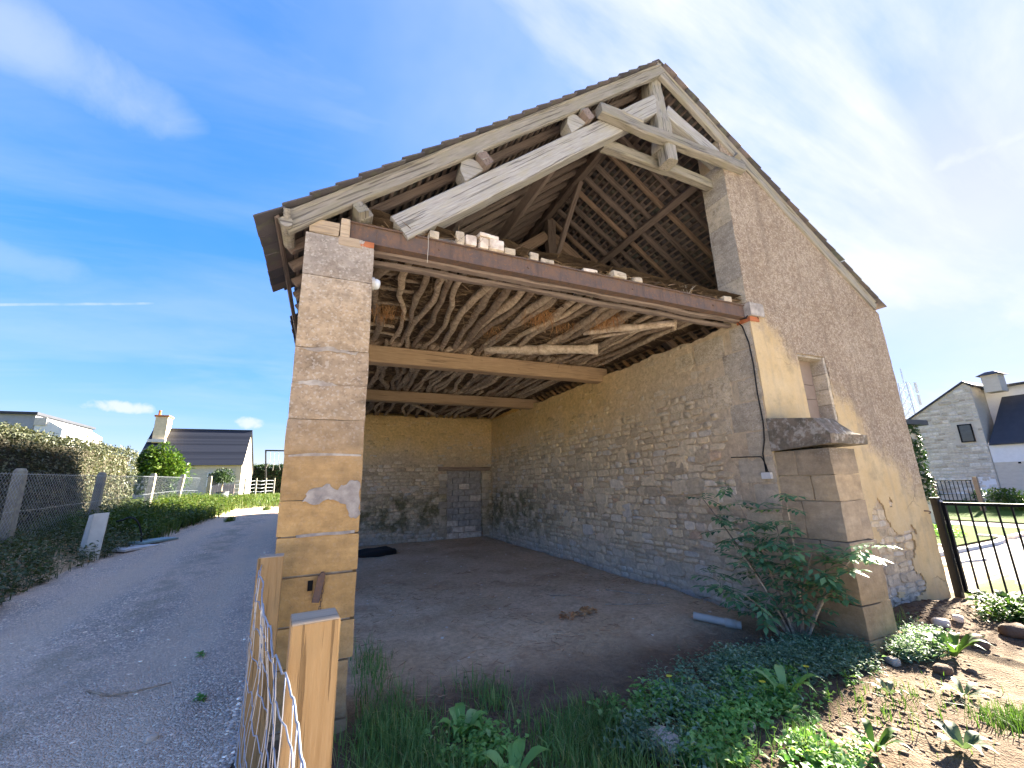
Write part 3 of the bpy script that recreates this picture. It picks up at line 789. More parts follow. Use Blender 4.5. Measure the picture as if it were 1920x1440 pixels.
# --- corner pillar of dressed blocks
pil = MB().box((BX0+.03, FY+.03, -.6), (.25, FY+.62, 3.78)).build('corner_pillar', M_palemortar, barn)
zb = [-.45, .02, .39, .655, .985, 1.265, 1.865, 2.14, 2.435, 2.735, 3.39, 3.79]
for i, (a, b) in enumerate(zip(zb, zb[1:])):
    g = .014 if i in (2, 3, 4) else .0025
    if i == 5:
        parts = [(BX0, -.02), (-.02, .28)]; zs = [(1.265, 1.53), (1.53, 1.865)]
        blocks = [(BX0, .28, 1.265, 1.52), (BX0, .28, 1.52, 1.865)]
    elif i == 1: blocks = [(BX0+.02, .02, a, b), (.02, .26, a, b)]
    else: blocks = [(BX0, .28, a, b)]
    for j, (x0, x1, z0, z1) in enumerate(blocks):
        link('stone_block', lump_mesh('stone_block', M_pillar, x1-x0, .62, z1-z0-g, 7, .022 if i > 4 else (.05 if i > 1 else .12), .004 if i > 1 else .012, i*3+j, 5), pil,
             Matrix.Translation(((x0+x1)/2+rg.uniform(-.004, .004), FY+.31+rg.uniform(-.004, .004), (z0+z1)/2)))
for i, (x0, x1, z0, z1, m) in enumerate([(BX0+.02, -.03, 3.795, 3.93, M_endgrain), (-.02, .06, 3.795, 3.99, M_endgrain), (-.03, .17, 3.72, 3.805, M_endgrain), (.10, .2, 3.74, 3.80, M_pillar)]):
    link('wedge_stone', lump_mesh('wedge_stone', m, x1-x0, .34, z1-z0, 3, .12, .008, i+50), pil, Matrix.Translation(((x0+x1)/2, FY+.165, (z0+z1)/2)))
link('red_brick', lump_mesh('red_brick', M_brick, .12, .24, .055, 2, .1, .003, 9), pil, Matrix.Translation((.215, FY+.115, 3.772)))
# smears of pale mortar along two joints, and the cement repair
def smear(name, outline, y, th, mat, parent, amp=.012, seed=0):
    """irregular patch with thickness on the pillar's front face"""
    n = len(outline); pts = []
    for i, (a, b) in enumerate(outline):
        c, d_ = outline[(i+1) % n]
        for k in range(4):
            q = k/4; x = lerp(a, c, q); z = lerp(b, d_, q); pts.append((x+amp*mnoise.noise((x*23, z*23, seed)), z+amp*mnoise.noise((x*21, z*21, seed+5))))
    cx = sum(p[0] for p in pts)/len(pts); cz = sum(p[1] for p in pts)/len(pts); m = len(pts)
    v = [(x, y+.012, z) for x, z in pts]+[(lerp(cx, x, .97), y-th, lerp(cz, z, .96)) for x, z in pts]
    bm = bmesh.new(); vv = [bm.verts.new(q) for q in v]
    for i in range(m): bm.faces.new((vv[i], vv[(i+1) % m], vv[m+(i+1) % m], vv[m+i]))
    bmesh.ops.triangle_fill(bm, use_beauty=True, edges=[e for e in bm.edges if e.verts[0].co.y < y-.5*th+.001 and e.verts[1].co.y < y-.5*th+.001])
    me = bpy.data.meshes.new(name); bm.to_mesh(me); bm.free(); me.materials.append(mat)
    return link(name, me, parent)


smear('cement_patch', [(-.145, 1.50), (-.10, 1.60), (.02, 1.64), (.10, 1.60), (.19, 1.66), (.27, 1.65), (.275, 1.50), (.265, 1.38), (.215, 1.36), (.17, 1.47), (.06, 1.52), (-.06, 1.49)], FY, .008, M_cement, pil, .03)
smear('mortar_smear', [(-.24, 2.72), (-.05, 2.76), (.13, 2.725), (.20, 2.735), (.18, 2.705), (-.02, 2.715), (-.2, 2.70)], FY, .005, M_palemortar, pil, .02, 2)
smear('mortar_smear', [(-.25, 2.44), (-.12, 2.465), (.02, 2.44), (.05, 2.42), (-.1, 2.41), (-.24, 2.415)], FY, .005, M_palemortar, pil, .02, 4)
smear('mortar_smear', [(-.27, 1.86), (-.1, 1.875), (.27, 1.865), (.27, 1.85), (0, 1.855), (-.27, 1.848)], FY, .004, M_palemortar, pil, .006, 6)
smear('mortar_smear', [(-.17, 1.275), (.25, 1.28), (.25, 1.258), (-.16, 1.255)], FY, .003, M_cement, pil, .006, 7)

# --- rendered gable wall on the right, with the blind window
WX0, WX1, WZ0, WZ1 = 6.33, 7.0, 2.02, 3.37
gw = MB()
def gtop(x): return roofR(x)-.17
xs = [OX1+.005, WX0, WX1, BX1-.01]
F0, F1 = FY+.025, FY+WT
for x0, x1 in zip(xs, xs[1:]):
    for (za, zb_) in (((-.6, -.6), (WZ0, WZ0)), ((WZ0, WZ0), (WZ1, WZ1)), ((WZ1, WZ1), (gtop(x0), gtop(x1)))):
        y0_, y1_ = (F0, F1)
        if (x0, x1) == (WX0, WX1) and za[0] == WZ0: y0_ = FY+.24
        gw.add([(x0, y0_, za[0]), (x1, y0_, za[1]), (x1, y1_, za[1]), (x0, y1_, za[0]), (x0, y0_, zb_[0]), (x1, y0_, zb_[1]), (x1, y1_, zb_[1]), (x0, y1_, zb_[0])],
               [(3, 2, 1, 0), (4, 5, 6, 7), (0, 1, 5, 4), (1, 2, 6, 5), (2, 3, 7, 6), (3, 0, 4, 7)])
gab = gw.build('gable_wall', M_bed, barn)
# coat of render with the ragged bare patch low on the right
def bare(x, z):
    d1 = ((x-7.75)/.62)**2+((z-.30)/.72)**2
    return d1+1.1*mnoise.noise((x*2.2, z*2.2, 1))+.5*mnoise.noise((x*6, z*6, 4)) < .85 or (OX1 < x < OX1+.55 and z < 1.9 and False)
step = .036; vs = []; fs = []; idx = {}
nx = int((BX1-OX1)/step); nz = int((7.1+.5)/step)
def rv(i, j, back):
    k = (i, j, back)
    if k not in idx:
        x = OX1+(BX1-OX1)*i/nx; z = -.5+7.6*j/nz; z = min(z, gtop(x)-.002*(j % 2)); x += .012*mnoise.noise((x*19, z*19, 3)) if 0 < i < nx else 0; z += .012*mnoise.noise((x*17, z*17, 6)) if z < 2 else 0
        if abs(x-WX0) < step*.5: x = WX0
        if abs(x-WX1) < step*.5: x = WX1
        if abs(z-WZ1) < step*.5: z = WZ1
        y = FY+.022 if back else FY+.010*fbm(x*1.5, z*1.5, 9)+.004*mnoise.noise((x*9, z*9, 2)); idx[k] = len(vs); vs.append((x, y, z))
    return idx[k]
cells = set()
for i in range(nx):
    for j in range(nz):
        x = OX1+(BX1-OX1)*(i+.5)/nx; z = -.5+7.6*(j+.5)/nz
        if z-.018 > gtop(x) or (WX0 < x < WX1 and WZ0 < z < WZ1) or bare(x, z): continue
        cells.add((i, j))
for (i, j) in cells:
    fs.append((rv(i, j, 0), rv(i+1, j, 0), rv(i+1, j+1, 0), rv(i, j+1, 0)))
    for (a, b, e0, e1) in ((i-1, j, (i, j+1), (i, j)), (i+1, j, (i+1, j), (i+1, j+1)), (i, j-1, (i, j), (i+1, j)), (i, j+1, (i+1, j+1), (i, j+1))):
        if (a, b) not in cells: fs.append((rv(*e0, 0), rv(*e0, 1), rv(*e1, 1), rv(*e1, 0)))
link('render_coat', mkmesh('render_coat', vs, fs, M_rough, False), gab)
st = lay_courses(0, 1.9, -.45, 1.15, (.09, .17), (.12, .30), rg)
put_stones(st, (6.95, FY+.025, 0), (1, 0, 0), (0, -1, 0), gab, lambda u, v, w, h: rg.uniform(.004, .024) if bare(6.95+u, v) else None, 120, rg, 'rubble_stone')
# window reveal stones and blocking
for i, (a, b) in enumerate([(2.02, 2.36), (2.36, 2.62), (2.62, 2.86), (2.86, 3.1), (3.1, 3.365)]):
    link('reveal_stone', lump_mesh('reveal_stone', M_jamb, .06, .222, b-a-.006, 3, .08, .004, i), gab, Matrix.Translation((WX1-.026, FY+.116, (a+b)/2)))
for i, (a, b) in enumerate([(2.02, 2.42), (2.42, 2.72), (2.72, 2.95), (2.95, 3.35)]):
    link('blocking_slab', lump_mesh('blocking_slab', M_infill, .56, .06, b-a-.008, 3, .06, .004, i+7), gab, Matrix.Translation((WX0+.31, FY+.215, (a+b)/2)))
beam('window_lintel', (WX0-.01, FY+.125, WZ1-.02), (WX1+.01, FY+.125, WZ1-.02), .2, .04, M_jamb, gab, rough=.002, ch=.005)
# jamb of the loft opening above the steel beam
zj = [4.02, 4.45, 4.95, 5.4, 5.85, 6.22]
for i, (a, b) in enumerate(list(zip(zj, zj[1:]))+[(6.22, 6.44)]):
    link('jamb_stone', lump_mesh('jamb_stone', M_jamb, .07, .41, b-a-.004, 4, .06, .003, i+4), gab, Matrix.Translation((OX1+.03, FY+.212, (a+b)/2)))
link('padstone', lump_mesh('padstone', M_cement, .3, .34, .2, 4, .08, .006, 2), gab, Matrix.Translation((OX1+.14, FY+.13, 3.93)))
link('red_brick', lump_mesh('red_brick', M_brick, .2, .22, .07, 2, .1, .004, 3), gab, Matrix.Translation((OX1+.09, FY+.10, 3.79)))

# --- buttress
BYF = 2.93
but = MB().box((5.42, BYF+.05, -.5), (5.86, FY+.01, 1.9)).build('buttress', M_mortar, barn)
zz_ = [-.5, -.13, .20, .85, 1.29, 1.59, 1.90]
for i, (a, b) in enumerate(zip(zz_, zz_[1:])):
    flare = [.09, .05, .03, .015, .0, 0][i]
    cut = [3.30, 3.42, 3.22, 3.36, 3.2, 3.34][i]
    xr = 5.90+flare*1.2; y0_ = BYF-flare*.4
    xm = 5.72
    for j, (x0, x1, ya, yb) in enumerate([(5.39-flare*.5, xm if i in (0, 1, 3) else xr, y0_, cut), (5.39-flare*.4, 5.8, cut, FY+.03)]+([(xm, xr, y0_+.01, cut)] if i in (0, 1, 3) else [])):
        g = .006
        link('stone_block', lump_mesh('stone_block', M_butt, x1-x0-g, yb-ya-g, b-a-g, 6, .05, .010, i*5+j+70, 5), but, Matrix.Translation(((x0+x1)/2, (ya+yb)/2, (a+b)/2)))
mb = MB()
pr = [(FY+.01, 1.91), (BYF-.05, 1.95), (BYF-.06, 2.06), (BYF+.10, 2.27), (FY+.01, 2.35)]
nxs = 7; cols = []
for k in range(nxs+1):
    q = k/nxs; x = lerp(5.36, 6.12, q)
    for (y, z) in pr:
        hip = sm(.55, 1.0, q); zz2 = z if z < 2.1 else lerp(z, 2.06, hip*.95)
        mb.v.append(Vector((x+.012*mnoise.noise((y*6, z*6, k)), y+.012*mnoise.noise((x*7, z*7, 1)), zz2+.014*mnoise.noise((x*6, y*6, 3)))))
for k in range(nxs):
    for j in range(5): mb.f.append((k*5+j, k*5+(j+1) % 5, (k+1)*5+(j+1) % 5, (k+1)*5+j))
mb.f.append((4, 3, 2, 1, 0)); mb.f.append(tuple(nxs*5+j for j in range(5)))
mb.build('buttress_cap', M_cap, but)

# --- steel beam and timbers of the loft floor
def ibeam(p0, p1, h, w, tf, tw):
    M, L = axis_frame(p0, p1, (0, 0, 1)); mb = MB()
    mb.box((0, -w/2, h-tf), (L, w/2, h), M); mb.box((0, -tw/2, tf), (L, tw/2, h-tf), M); mb.box((0, -w/2, 0), (L, w/2, tf), M)
    return mb
steel = ibeam((.06, FY+.09, 3.815), (OX1+.0, FY+.09, 3.815), .195, .10, .012, .055).build('steel_beam', M_rust, barn)
for x in (.9, 1.9, 3.35, 4.75):
    MB().tube([(x, FY+.065, 3.91), (x, FY+.046, 3.91)], .011, 6).build('bolt', M_rust, steel)
beam('bearer', (.28, FY+.20, 3.815), (OX1, FY+.20, 3.815),   .10, .04, M_darkwood, barn, rough=.012)
beam('bearer', (.28, FY+.34, 3.79), (OX1, FY+.34, 3.79), .08, .05, M_darkwood, barn, rough=.012)
beam('cross_beam', (.2, 7.20, 3.84), (OX1+.12, 7.20, 3.84), .24, .30, M_newbeam, barn, rough=.003)
beam('cross_beam', (.2, 10.56, 3.825), (OX1+.12, 10.56, 3.825), .24, .27, M_newbeam, barn, rough=.003)

# --- branches laid as joists
def branch(p0, p1, r0_, r1_, mat, rng, wig=.085, n=15, knots=True, sides=7, z_extra=0.0):
    p0, p1 = Vector(p0), Vector(p1); sd = rng.random()*99; pts = []; rad = []
    for i in range(n):
        q = i/(n-1); p = p0.lerp(p1, q); e = math.sin(math.pi*q)
        p += Vector((mnoise.noise((q*2.3+sd, 0, 0))*wig*2.4+mnoise.noise((q*7+sd, 4, 0))*wig*.8, 0, mnoise.noise((q*2+sd, 7, 0))*wig*.6*e))
        pts.append(p); rad.append(lerp(r0_, r1_, q)*(1+.22*mnoise.noise((q*9+sd, 2, 0)))*(1.28 if knots and rng.random() < .14 else 1))
    mb = MB().tube(pts, rad, sides, True, .12)
    if knots:
        for _ in range(rng.randrange(0, 3)):
            k = rng.randrange(2, n-2); a = pts[k]; dr = Vector((rng.choice((-1, 1))*rng.uniform(.5, 1), rng.uniform(.6, 1.2), -rng.uniform(.1, .5))).normalized()
            L = rng.uniform(.05, .14); mb.tube([a, a+dr*L*.6, a+dr*L], [rad[k]*.55, rad[k]*.42, rad[k]*.3], 5)
    return mb


rb = random.Random(21)
for (ya, yb, n) in ((3.74, 7.42, 27), (6.95, 10.80, 34), (10.30, 13.75, 26)):
    for i in range(n):
        x = .42+(OX1-.55)*(i+.5)/n+rb.uniform(-.05, .05); r = rb.uniform(.036, .068)
        x2 = min(OX1-.1, max(.38, x+rb.uniform(-.28, .32)))
        z0 = 3.90+r if ya < 4 else 3.995+r
        z1 = (3.995 if yb < 9 else 3.965)+r
        if yb > 13: z1 = 3.84+r
        y1 = yb+rb.uniform(-.25, .1)
        branch((x, ya+rb.uniform(0, .05), z0+rb.uniform(0, .05)), (x2, y1, z1), r, r*rb.uniform(.6, .95), M_bark, rb).build('ceiling_branch', M_bark, barn, smooth=True)
for i in range(7):      # short cross branches near the pillar
    y = 4.1+i*.42; branch((.26, y, 4.02), (.95, y+rb.uniform(-.1, .2), 4.05), .03, .022, M_bark, rb).build('ceiling_branch', M_bark, barn, smooth=True)
lg = branch((2.55, 6.75, 4.0), (4.16, 5.52, 3.80), .07, .085, M_palebark, rb, .05, 12, True, 9).build('broken_log', M_palebark, barn, smooth=True)
branch((3.75, 5.35, 3.99), (4.60, 4.25, 3.86), .05, .05, M_palebark, rb, .03, 9, True, 8).build('broken_log', M_palebark, barn, smooth=True)
branch((4.0, 5.6, 4.0), (4.62, 4.35, 3.86), .03, .025, M_palebark, rb, .04, 9, True, 7).build('broken_log', M_palebark, barn, smooth=True)
MB().tube([(4.62, 4.22, 3.93), (4.66, 4.30, 3.78)], [.035, .03], 7).build('log_stub', M_bark, barn)
branch((1.55, 11.0, 3.98), (3.2, 12.9, 3.78), .05, .04, M_bark, rb, .03).build('ceiling_branch', M_bark, barn, smooth=True)

# --- straw over the branches
def strawz(x, y): return 4.10+.045*fbm(x*2.2, y*2.2, 3)+(.02 if y > 7 else 0)-.10*sm(11.5, 13.8, y)
def gap(x, y): return (((x-3.45)/.28)**2+((y-4.35)/.16)**2 < 1+.8*mnoise.noise((x*7, y*7, 0))) or (((x-4.35)/.35)**2+((y-4.12)/.12)**2 < 1+.8*mnoise.noise((x*7, y*7, 3))) or (((x-2.75)/.22)**2+((y-4.1)/.1)**2 < 1)
xs_ = np.arange(.24, OX1+.35, .07); ys2 = np.arange(3.66, BY+.5, .08); vs = []; fs = []
for lay_, off in ((0, 0), (1, .07)):
    o = len(vs)
    for y in ys2:
        for x in xs_: vs.append((x, y, strawz(x, y)+off+(.02*mnoise.noise((x*9, y*9, lay_)))))
    for j in range(len(ys2)-1):
        for i in range(len(xs_)-1):
            if not gap(xs_[i]+.035, ys2[j]+.04): fs.append(tuple(o+q for q in ((j*len(xs_)+i, (j+1)*len(xs_)+i, (j+1)*len(xs_)+i+1, j*len(xs_)+i+1))))
thatch = link('straw_layer', mkmesh('straw_layer', vs, fs, M_straw), barn, kind='stuff')


def strands(name, P, D, L, W, mat, parent=None, kind='stuff', droop=.15, **kw):
    """thin flat straws: P base (n,3), D unit direction, L length, W width"""
    n = len(P); D = D/np.linalg.norm(D, axis=1, keepdims=True)
    side = np.cross(D, NP.normal(size=(n, 3))); side /= np.linalg.norm(side, axis=1, keepdims=True)+1e-9
    L = np.broadcast_to(L, (n,))[:, None]; W = np.broadcast_to(W, (n,))[:, None]
    mid = P+D*L*.5+np.array([0, 0, -1])*L*droop*.25; tip = P+D*L+np.array([0, 0, -1])*L*droop
    V = np.stack([P-side*W/2, P+side*W/2, mid+side*W/2, mid-side*W/2, tip], 1).reshape(-1, 3); b = np.arange(n)[:, None]*5
    F = np.concatenate([b+np.array([[0, 1, 2]]), b+np.array([[0, 2, 3]]), b+np.array([[3, 2, 4]])], 0)
    return link(name, mkmesh(name, V, F, mat), parent, kind=kind, **kw)


n = 11000
P = np.stack([NP.uniform(.3, OX1, n), 3.72+(NP.rand(n)**1.5)*9.8, np.zeros(n)], 1)
ok = np.array([not gap(a, b) for a, b, _ in P]); P = P[ok]; n = len(P)
P[:, 2] = np.array([strawz(a, b) for a, b, _ in P])-.015-NP.rand(n)*.035
D = np.stack([NP.normal(size=n)*1.0, NP.normal(size=n)*.35, NP.normal(size=n)*.10], 1)
strands('straw', P, D, NP.uniform(.12, .40, n), NP.uniform(.005, .012, n), M_strand, thatch, droop=.10)
P2 = P[::5].copy(); P2[:, 2] -= .03; D2 = NP.normal(size=P2.shape)*np.array([.8, .6, .3])-np.array([0, 0, .25])
strands('straw', P2, D2, NP.uniform(.08, .25, len(P2)), NP.uniform(.003, .007, len(P2)), M_strand, thatch, droop=.25)
for (x, y, k, s) in ((2.75, 5.0, 210, .20), (3.75, 4.75, 230, .22), (.62, 5.6, 170, .2), (2.3, 5.9, 80, .12), (3.3, 5.3, 90, .14)):
    P = np.stack([x+NP.normal(size=k)*.10, y+NP.normal(size=k)*.12, 4.05+NP.normal(size=k)*.02], 1); D = np.stack([NP.normal(size=k)*.55, NP.normal(size=k)*.55, -np.abs(NP.normal(size=k))-.35], 1)
    strands('straw_tuft', P, D, NP.uniform(s*.5, s*1.2, k), NP.uniform(.004, .008, k), M_tuft, thatch, droop=.2)
# dirt and rubble along the loft edge
n = 700; P = np.stack([NP.uniform(.4, OX1, n), NP.uniform(3.66, 4.1, n), NP.uniform(4.03, 4.10, n)], 1); D = NP.normal(size=(n, 3))*np.array([1, .5, .25])
strands('straw', P, D, NP.uniform(.05, .16, n), NP.uniform(.004, .012, n), M_strand, thatch, droop=.0)

# --- front truss
gy0 = FY+.12
beam('principal_rafter', (.50, gy0, 4.06-.02), (4.20, gy0, 7.11), .20, .27, M_paleoak, barn, up=nL, rough=.004)
beam('principal_rafter', (4.36, gy0, 7.05), (5.80, gy0, 6.36), .20, .22, M_paleoak, barn, up=(.5, 0, 1), rough=.010)
beam('collar_beam', (3.00, FY-.04, 6.385), (5.78, FY-.04, 6.385), .13, .17, M_oldwood, barn, rough=.018, ch=.02)
beam('collar_beam', (3.25, FY+.27, 6.22), (5.70, FY+.27, 6.20), .12, .16, M_oldwood, barn, rough=.014)
beam('collar_wedge', (3.05, FY-.03, 6.50), (3.75, FY-.03, 6.49), .10, .05, M_oldwood, barn, rough=.01)
beam('king_post', (4.25, gy0, 7.72), (4.25, gy0, 6.28), .22, .25, M_oldwood, barn, up=(1, 0, 0), rough=.028, ch=.03, seg=12)
beam('king_post_pendant', (4.25, FY+.04, 6.36), (4.25, FY+.03, 6.02), .22, .20, M_oldwood, barn, up=(1, 0, 0), rough=.012, ch=.03)
for (x, z) in ((.17, 4.13), (1.37, 5.07), (2.82, 6.26)):
    beam('purlin', (x, FY-.06 if x > 1 else FY+.02, z), (x, EY-.3, z), .13, .15, M_oldwood if x < 1 else M_darkwood, barn, up=nL, rough=.012, seg=24)
for (x, z) in ((1.28, 4.88), (2.70, 6.05)):
    mb = MB(); pts = [(-.17, -.02), (.17, .02), (.10, .17), (-.02, .22), (-.13, .12)]
    M = frame((x, FY+.01, z), tuple(-dL), (0, 1, 0), tuple(nL))
    mb.add([(a, 0, b) for a, b in pts]+[(a, .18, b) for a, b in pts], [(4, 3, 2, 1, 0), (5, 6, 7, 8, 9)]+[(i, (i+1) % 5, (i+1) % 5+5, i+5) for i in range(5)], M)
    mb.build('purlin_cleat', M_paleoak, barn)
for x in (.15, 1.36, 2.80):      # purlin ends poking out of the gable
    z = roofL(x)-.37
    beam('purlin_end', Vector((x, FY-.05, z))+nL*.03, Vector((x, FY+.10, z)), .10, .12, M_oldwood, barn, up=nL, rough=.012)
for x in (5.60, 7.3):
    z = roofR(x)-.33
    beam('purlin', (x, FY+.15, z), (x, EY-.3, z), .13, .15, M_darkwood, barn, up=nR, rough=.012, seg=24)
beam('purlin_end', (5.72, FY-.08, 6.60), (5.66, FY+.15, 6.52), .10, .09, M_oldwood, barn, up=nR, rough=.01)
beam('ridge_beam', (RX, FY+.06, RZ-.30), (RX, EY-.3, RZ-.30), .14, .18, M_darkwood, barn, rough=.01, seg=24)
# second and third trusses inside
for ty in (7.2, 10.56):
    beam('principal_rafter', (.5, ty, 4.0), (4.2, ty, 7.02), .16, .22, M_brownwood, barn, up=nL, rough=.01)
    beam('principal_rafter', (4.4, ty, 7.02), (8.4, ty, 4.25), .16, .22, M_brownwood, barn, up=nR, rough=.01)
    beam('king_post', (4.32, ty-.02, 7.4), (4.32, ty-.02, 4.0), .18, .2, M_darkwood, barn, up=(1, 0, 0), rough=.012)
    beam('wind_brace', (4.30, ty-.18, 6.25), (4.30, ty-1.35, 7.48), .09, .10, M_darkwood, barn, up=(1, 0, 0), rough=.008)
    beam('wind_brace', (4.30, ty+.12, 6.25), (4.30, ty+1.30, 7.48), .09, .10, M_darkwood, barn, up=(1, 0, 0), rough=.008)
beam('loft_post', (.92, 6.9, 4.1), (1.55, 6.2, 5.1), .08, .09, M_darkwood, barn)

# --- rafters, battens, tiles
roof = thing('roof', (0, 0, 0), None, None); roof.parent = barn; roof.matrix_basis = Matrix.Translation((-4.3, -FY, 0)); WM[roof.name] = Matrix.Identity(4)
for side, (dv, nv, Ls) in enumerate(((dL, nL, LL), (dR, nR, LR))):
    top = Vector((RX, 0, RZ))
    y = FY+.42; k = 0
    while y < EY-.2:
        a = top+nv*-.105+dv*.03+Vector((0, y, 0)); b = top+nv*-.105+dv*(Ls-.19)+Vector((0, y, 0))
        beam('rafter', a, b, .075, .095, M_brownwood if side and k % 3 == 0 else M_darkwood, roof, up=nv, rough=.006, seg=8); y += .365; k += 1
    # rake rafter at the verge
    a = top+nv*-.125+dv*.0+Vector((0, FY-.0, 0)); b = top+nv*-.125+dv*(Ls-.16)+Vector((0, FY-.0, 0))
    beam('rake_rafter', a, b, .075, .15, M_oldwood, roof, up=nv, rough=.008, seg=16)
    beam('rake_board', top+nv*-.045+Vector((0, FY-.035, 0)), top+nv*-.045+dv*(Ls-.22)+Vector((0, FY-.035, 0)), .03, .035, M_oldwood, roof, up=nv, rough=.003)
    nb = int(Ls/.125)
    M0, Lb = axis_frame((0, FY-.04, 0), (0, EY, 0), nv); bme = MB().box((0, -.02, -.011), (Lb, .02, .011)).mesh('batten', M_darkwood)
    for i in range(nb):
        s = Ls-.16-i*.125
        if s < .05: break
        link('batten', bme, roof, Matrix.Translation(top+dv*s+nv*-.046) @ M0)
tile_me = MB().box((-.080, -.13, -.0065), (.080, .13, .0065)).mesh('tile', M_tile)
tv = np.array([v.co[:] for v in tile_me.vertices]); tile_me.calc_loop_triangles(); tf = np.array([q.vertices[:] for q in tile_me.loop_triangles])
V = []; F = []; off = 0; cnt = 0; rt = random.Random(8)
for side, (dv, nv, Ls) in enumerate(((dL, nL, LL), (dR, nR, LR))):
    top = Vector((RX, 0, RZ)); nb = int(Ls/.125)
    for i in range(nb+1):
        s = Ls-.13-i*.125
        if s < .02: break
        ncol = int((EY-FY+.1)/.165)
        for c in range(ncol):
            y = FY-.02+c*.165+(.0825 if i % 2 else 0)
            if side == 0 and i == 0 and y > 4.95: continue                      # lowest course lost along most of the eaves
            if side == 0 and i == 1 and 5.0 < y < 5.9: continue
            if rt.random() < (.006 if side else .003) and i > 1: continue
            tilt = .10; yv = (dv*math.cos(tilt)+nv*math.sin(tilt)*1.0); zv = (nv*math.cos(tilt)-dv*math.sin(tilt)); xv = yv.cross(zv)
            ps = top+dv*(s+rt.uniform(-.006, .006))+nv*(-.010+rt.uniform(-.003, .003))+Vector((0, y+rt.uniform(-.004, .004), 0))
            a = rt.uniform(-.02, .02)
            M = frame(ps, xv*math.cos(a)+yv*math.sin(a), yv*math.cos(a)-xv*math.sin(a), zv)
            single = (c < 2 and cnt < 190) or (side == 0 and i < 2 and y < 8.6 and cnt < 300)
            if single: link('tile', tile_me, roof, M); cnt += 1
            else:
                A = np.array(M); V.append(tv @ A[:3, :3].T+A[:3, 3]); F.append(tf+off); off += 8
link('tiling', mkmesh('tiling', np.vstack(V), np.vstack(F), M_tile), roof, kind='stuff')
ridge_tile = MB()
for sgn, nv, dv in ((1, nL, dL), (-1, nR, dR)):
    Mx = frame((0, 0, 0), tuple(dv), (0, 1, 0), tuple(nv)) if sgn < 0 else frame((0, 0, 0), tuple(dv), (0, -1, 0), tuple(nv))
    ridge_tile.box((-.012, -.20, .012), (.17, .20, .028), Mx)
rme = ridge_tile.mesh('ridge_tile', M_tile)
for i in range(int((EY-FY)/.38)):
    link('ridge_tile', rme, roof, Matrix.Translation((RX, FY+.15+i*.38, RZ+.012+.004*(i % 2))))
# slates of plywood under the eaves tail: two boards and the round pole end
for (y, ln) in ((3.62, .02),):
    MB().tube([(-.44, FY-.075, 3.80), (-.44, FY+.3, 3.80)], .05, 10).build('pole_plate', M_oldwood, roof, smooth=False)
    MB().tube([(-.44, FY-.11, 3.90), (-.44, FY-.06, 3.83)], [.03, .028], 7).build('peg', M_oldwood, roof)

# ------------------------------------------------------------------ foliage builders
def leafcloud(P, D, L, W, fold=.25, curl=.25, up=None):
    """P base points, D leaf direction; returns verts and tris of folded, curled leaves"""
    n = len(P); D = D/(np.linalg.norm(D, axis=1, keepdims=True)+1e-9)
    ref = np.tile(np.array([[0, 0, 1.0]]), (n, 1))+NP.normal(size=(n, 3))*.35 if up is None else up
    side = np.cross(D, ref); side /= np.linalg.norm(side, axis=1, keepdims=True)+1e-9
    nr = np.cross(side, D)
    L = np.broadcast_to(L, (n,))[:, None]; W = np.broadcast_to(W, (n,))[:, None]
    mid = P+D*L*.5; tip = P+D*L-nr*L*curl
    lf = mid-side*W/2+nr*W*fold-nr*L*curl*.2; rt_ = mid+side*W/2+nr*W*fold-nr*L*curl*.2; mc = mid-nr*L*curl*.2
    V = np.stack([P, lf, mc, rt_, tip], 1).reshape(-1, 3); b = np.arange(n)[:, None]*5
    F = np.concatenate([b+np.array([[q]]).reshape(1, 3) for q in ((0, 2, 1), (0, 3, 2), (1, 2, 4), (2, 3, 4))], 0)
    return V, F


def join(parts):
    V = []; F = []; o = 0
    for v, f in parts: V.append(v); F.append(f+o); o += len(v)
    return np.vstack(V), np.vstack(F)


def blades(P, h, w, lean=.5):
    n = len(P); th = NP.uniform(0, 2*math.pi, n); ln = np.abs(NP.normal(size=n))*lean
    D = np.stack([np.cos(th), np.sin(th), np.zeros(n)], 1); Sd = np.stack([-np.sin(th), np.cos(th), np.zeros(n)], 1)
    tw = NP.uniform(-.6, .6, n)[:, None]; Sd = Sd*np.cos(tw)+D*np.sin(tw)
    h = np.broadcast_to(h, (n,))[:, None]; w = np.broadcast_to(w, (n,))[:, None]; ln = ln[:, None]; Z = np.array([0, 0, 1.0])
    m1 = P+Z*h*.5+D*h*ln*.22; tip = P+Z*h*(1-.25*np.minimum(ln, 1.6))+D*h*ln*.85
    V = np.stack([P-Sd*w/2, P+Sd*w/2, m1+Sd*w*.42, m1-Sd*w*.42, tip], 1).reshape(-1, 3); b = np.arange(n)[:, None]*5
    F = np.concatenate([b+np.array([[0, 1, 2]]), b+np.array([[0, 2, 3]]), b+np.array([[3, 2, 4]])], 0)
    return V, F


def gpts(xy): return np.array([(x, y, ground_z(x, y)) for x, y in xy])
def gauss(cx, cy, sx, sy, n, ok=None):
    out = []
    while len(out) < n:
        x = cx+NP.normal()*sx; y = cy+NP.normal()*sy
        if not (OX1-.12 < x < BX1+.05 and y > FY-.12) and not (5.30 < x < 6.05 and y > 2.84) and not (BX0-.06 < x < .34 and y > FY-.08) and (ok is None or ok(x, y)): out.append((x, y))
    return out


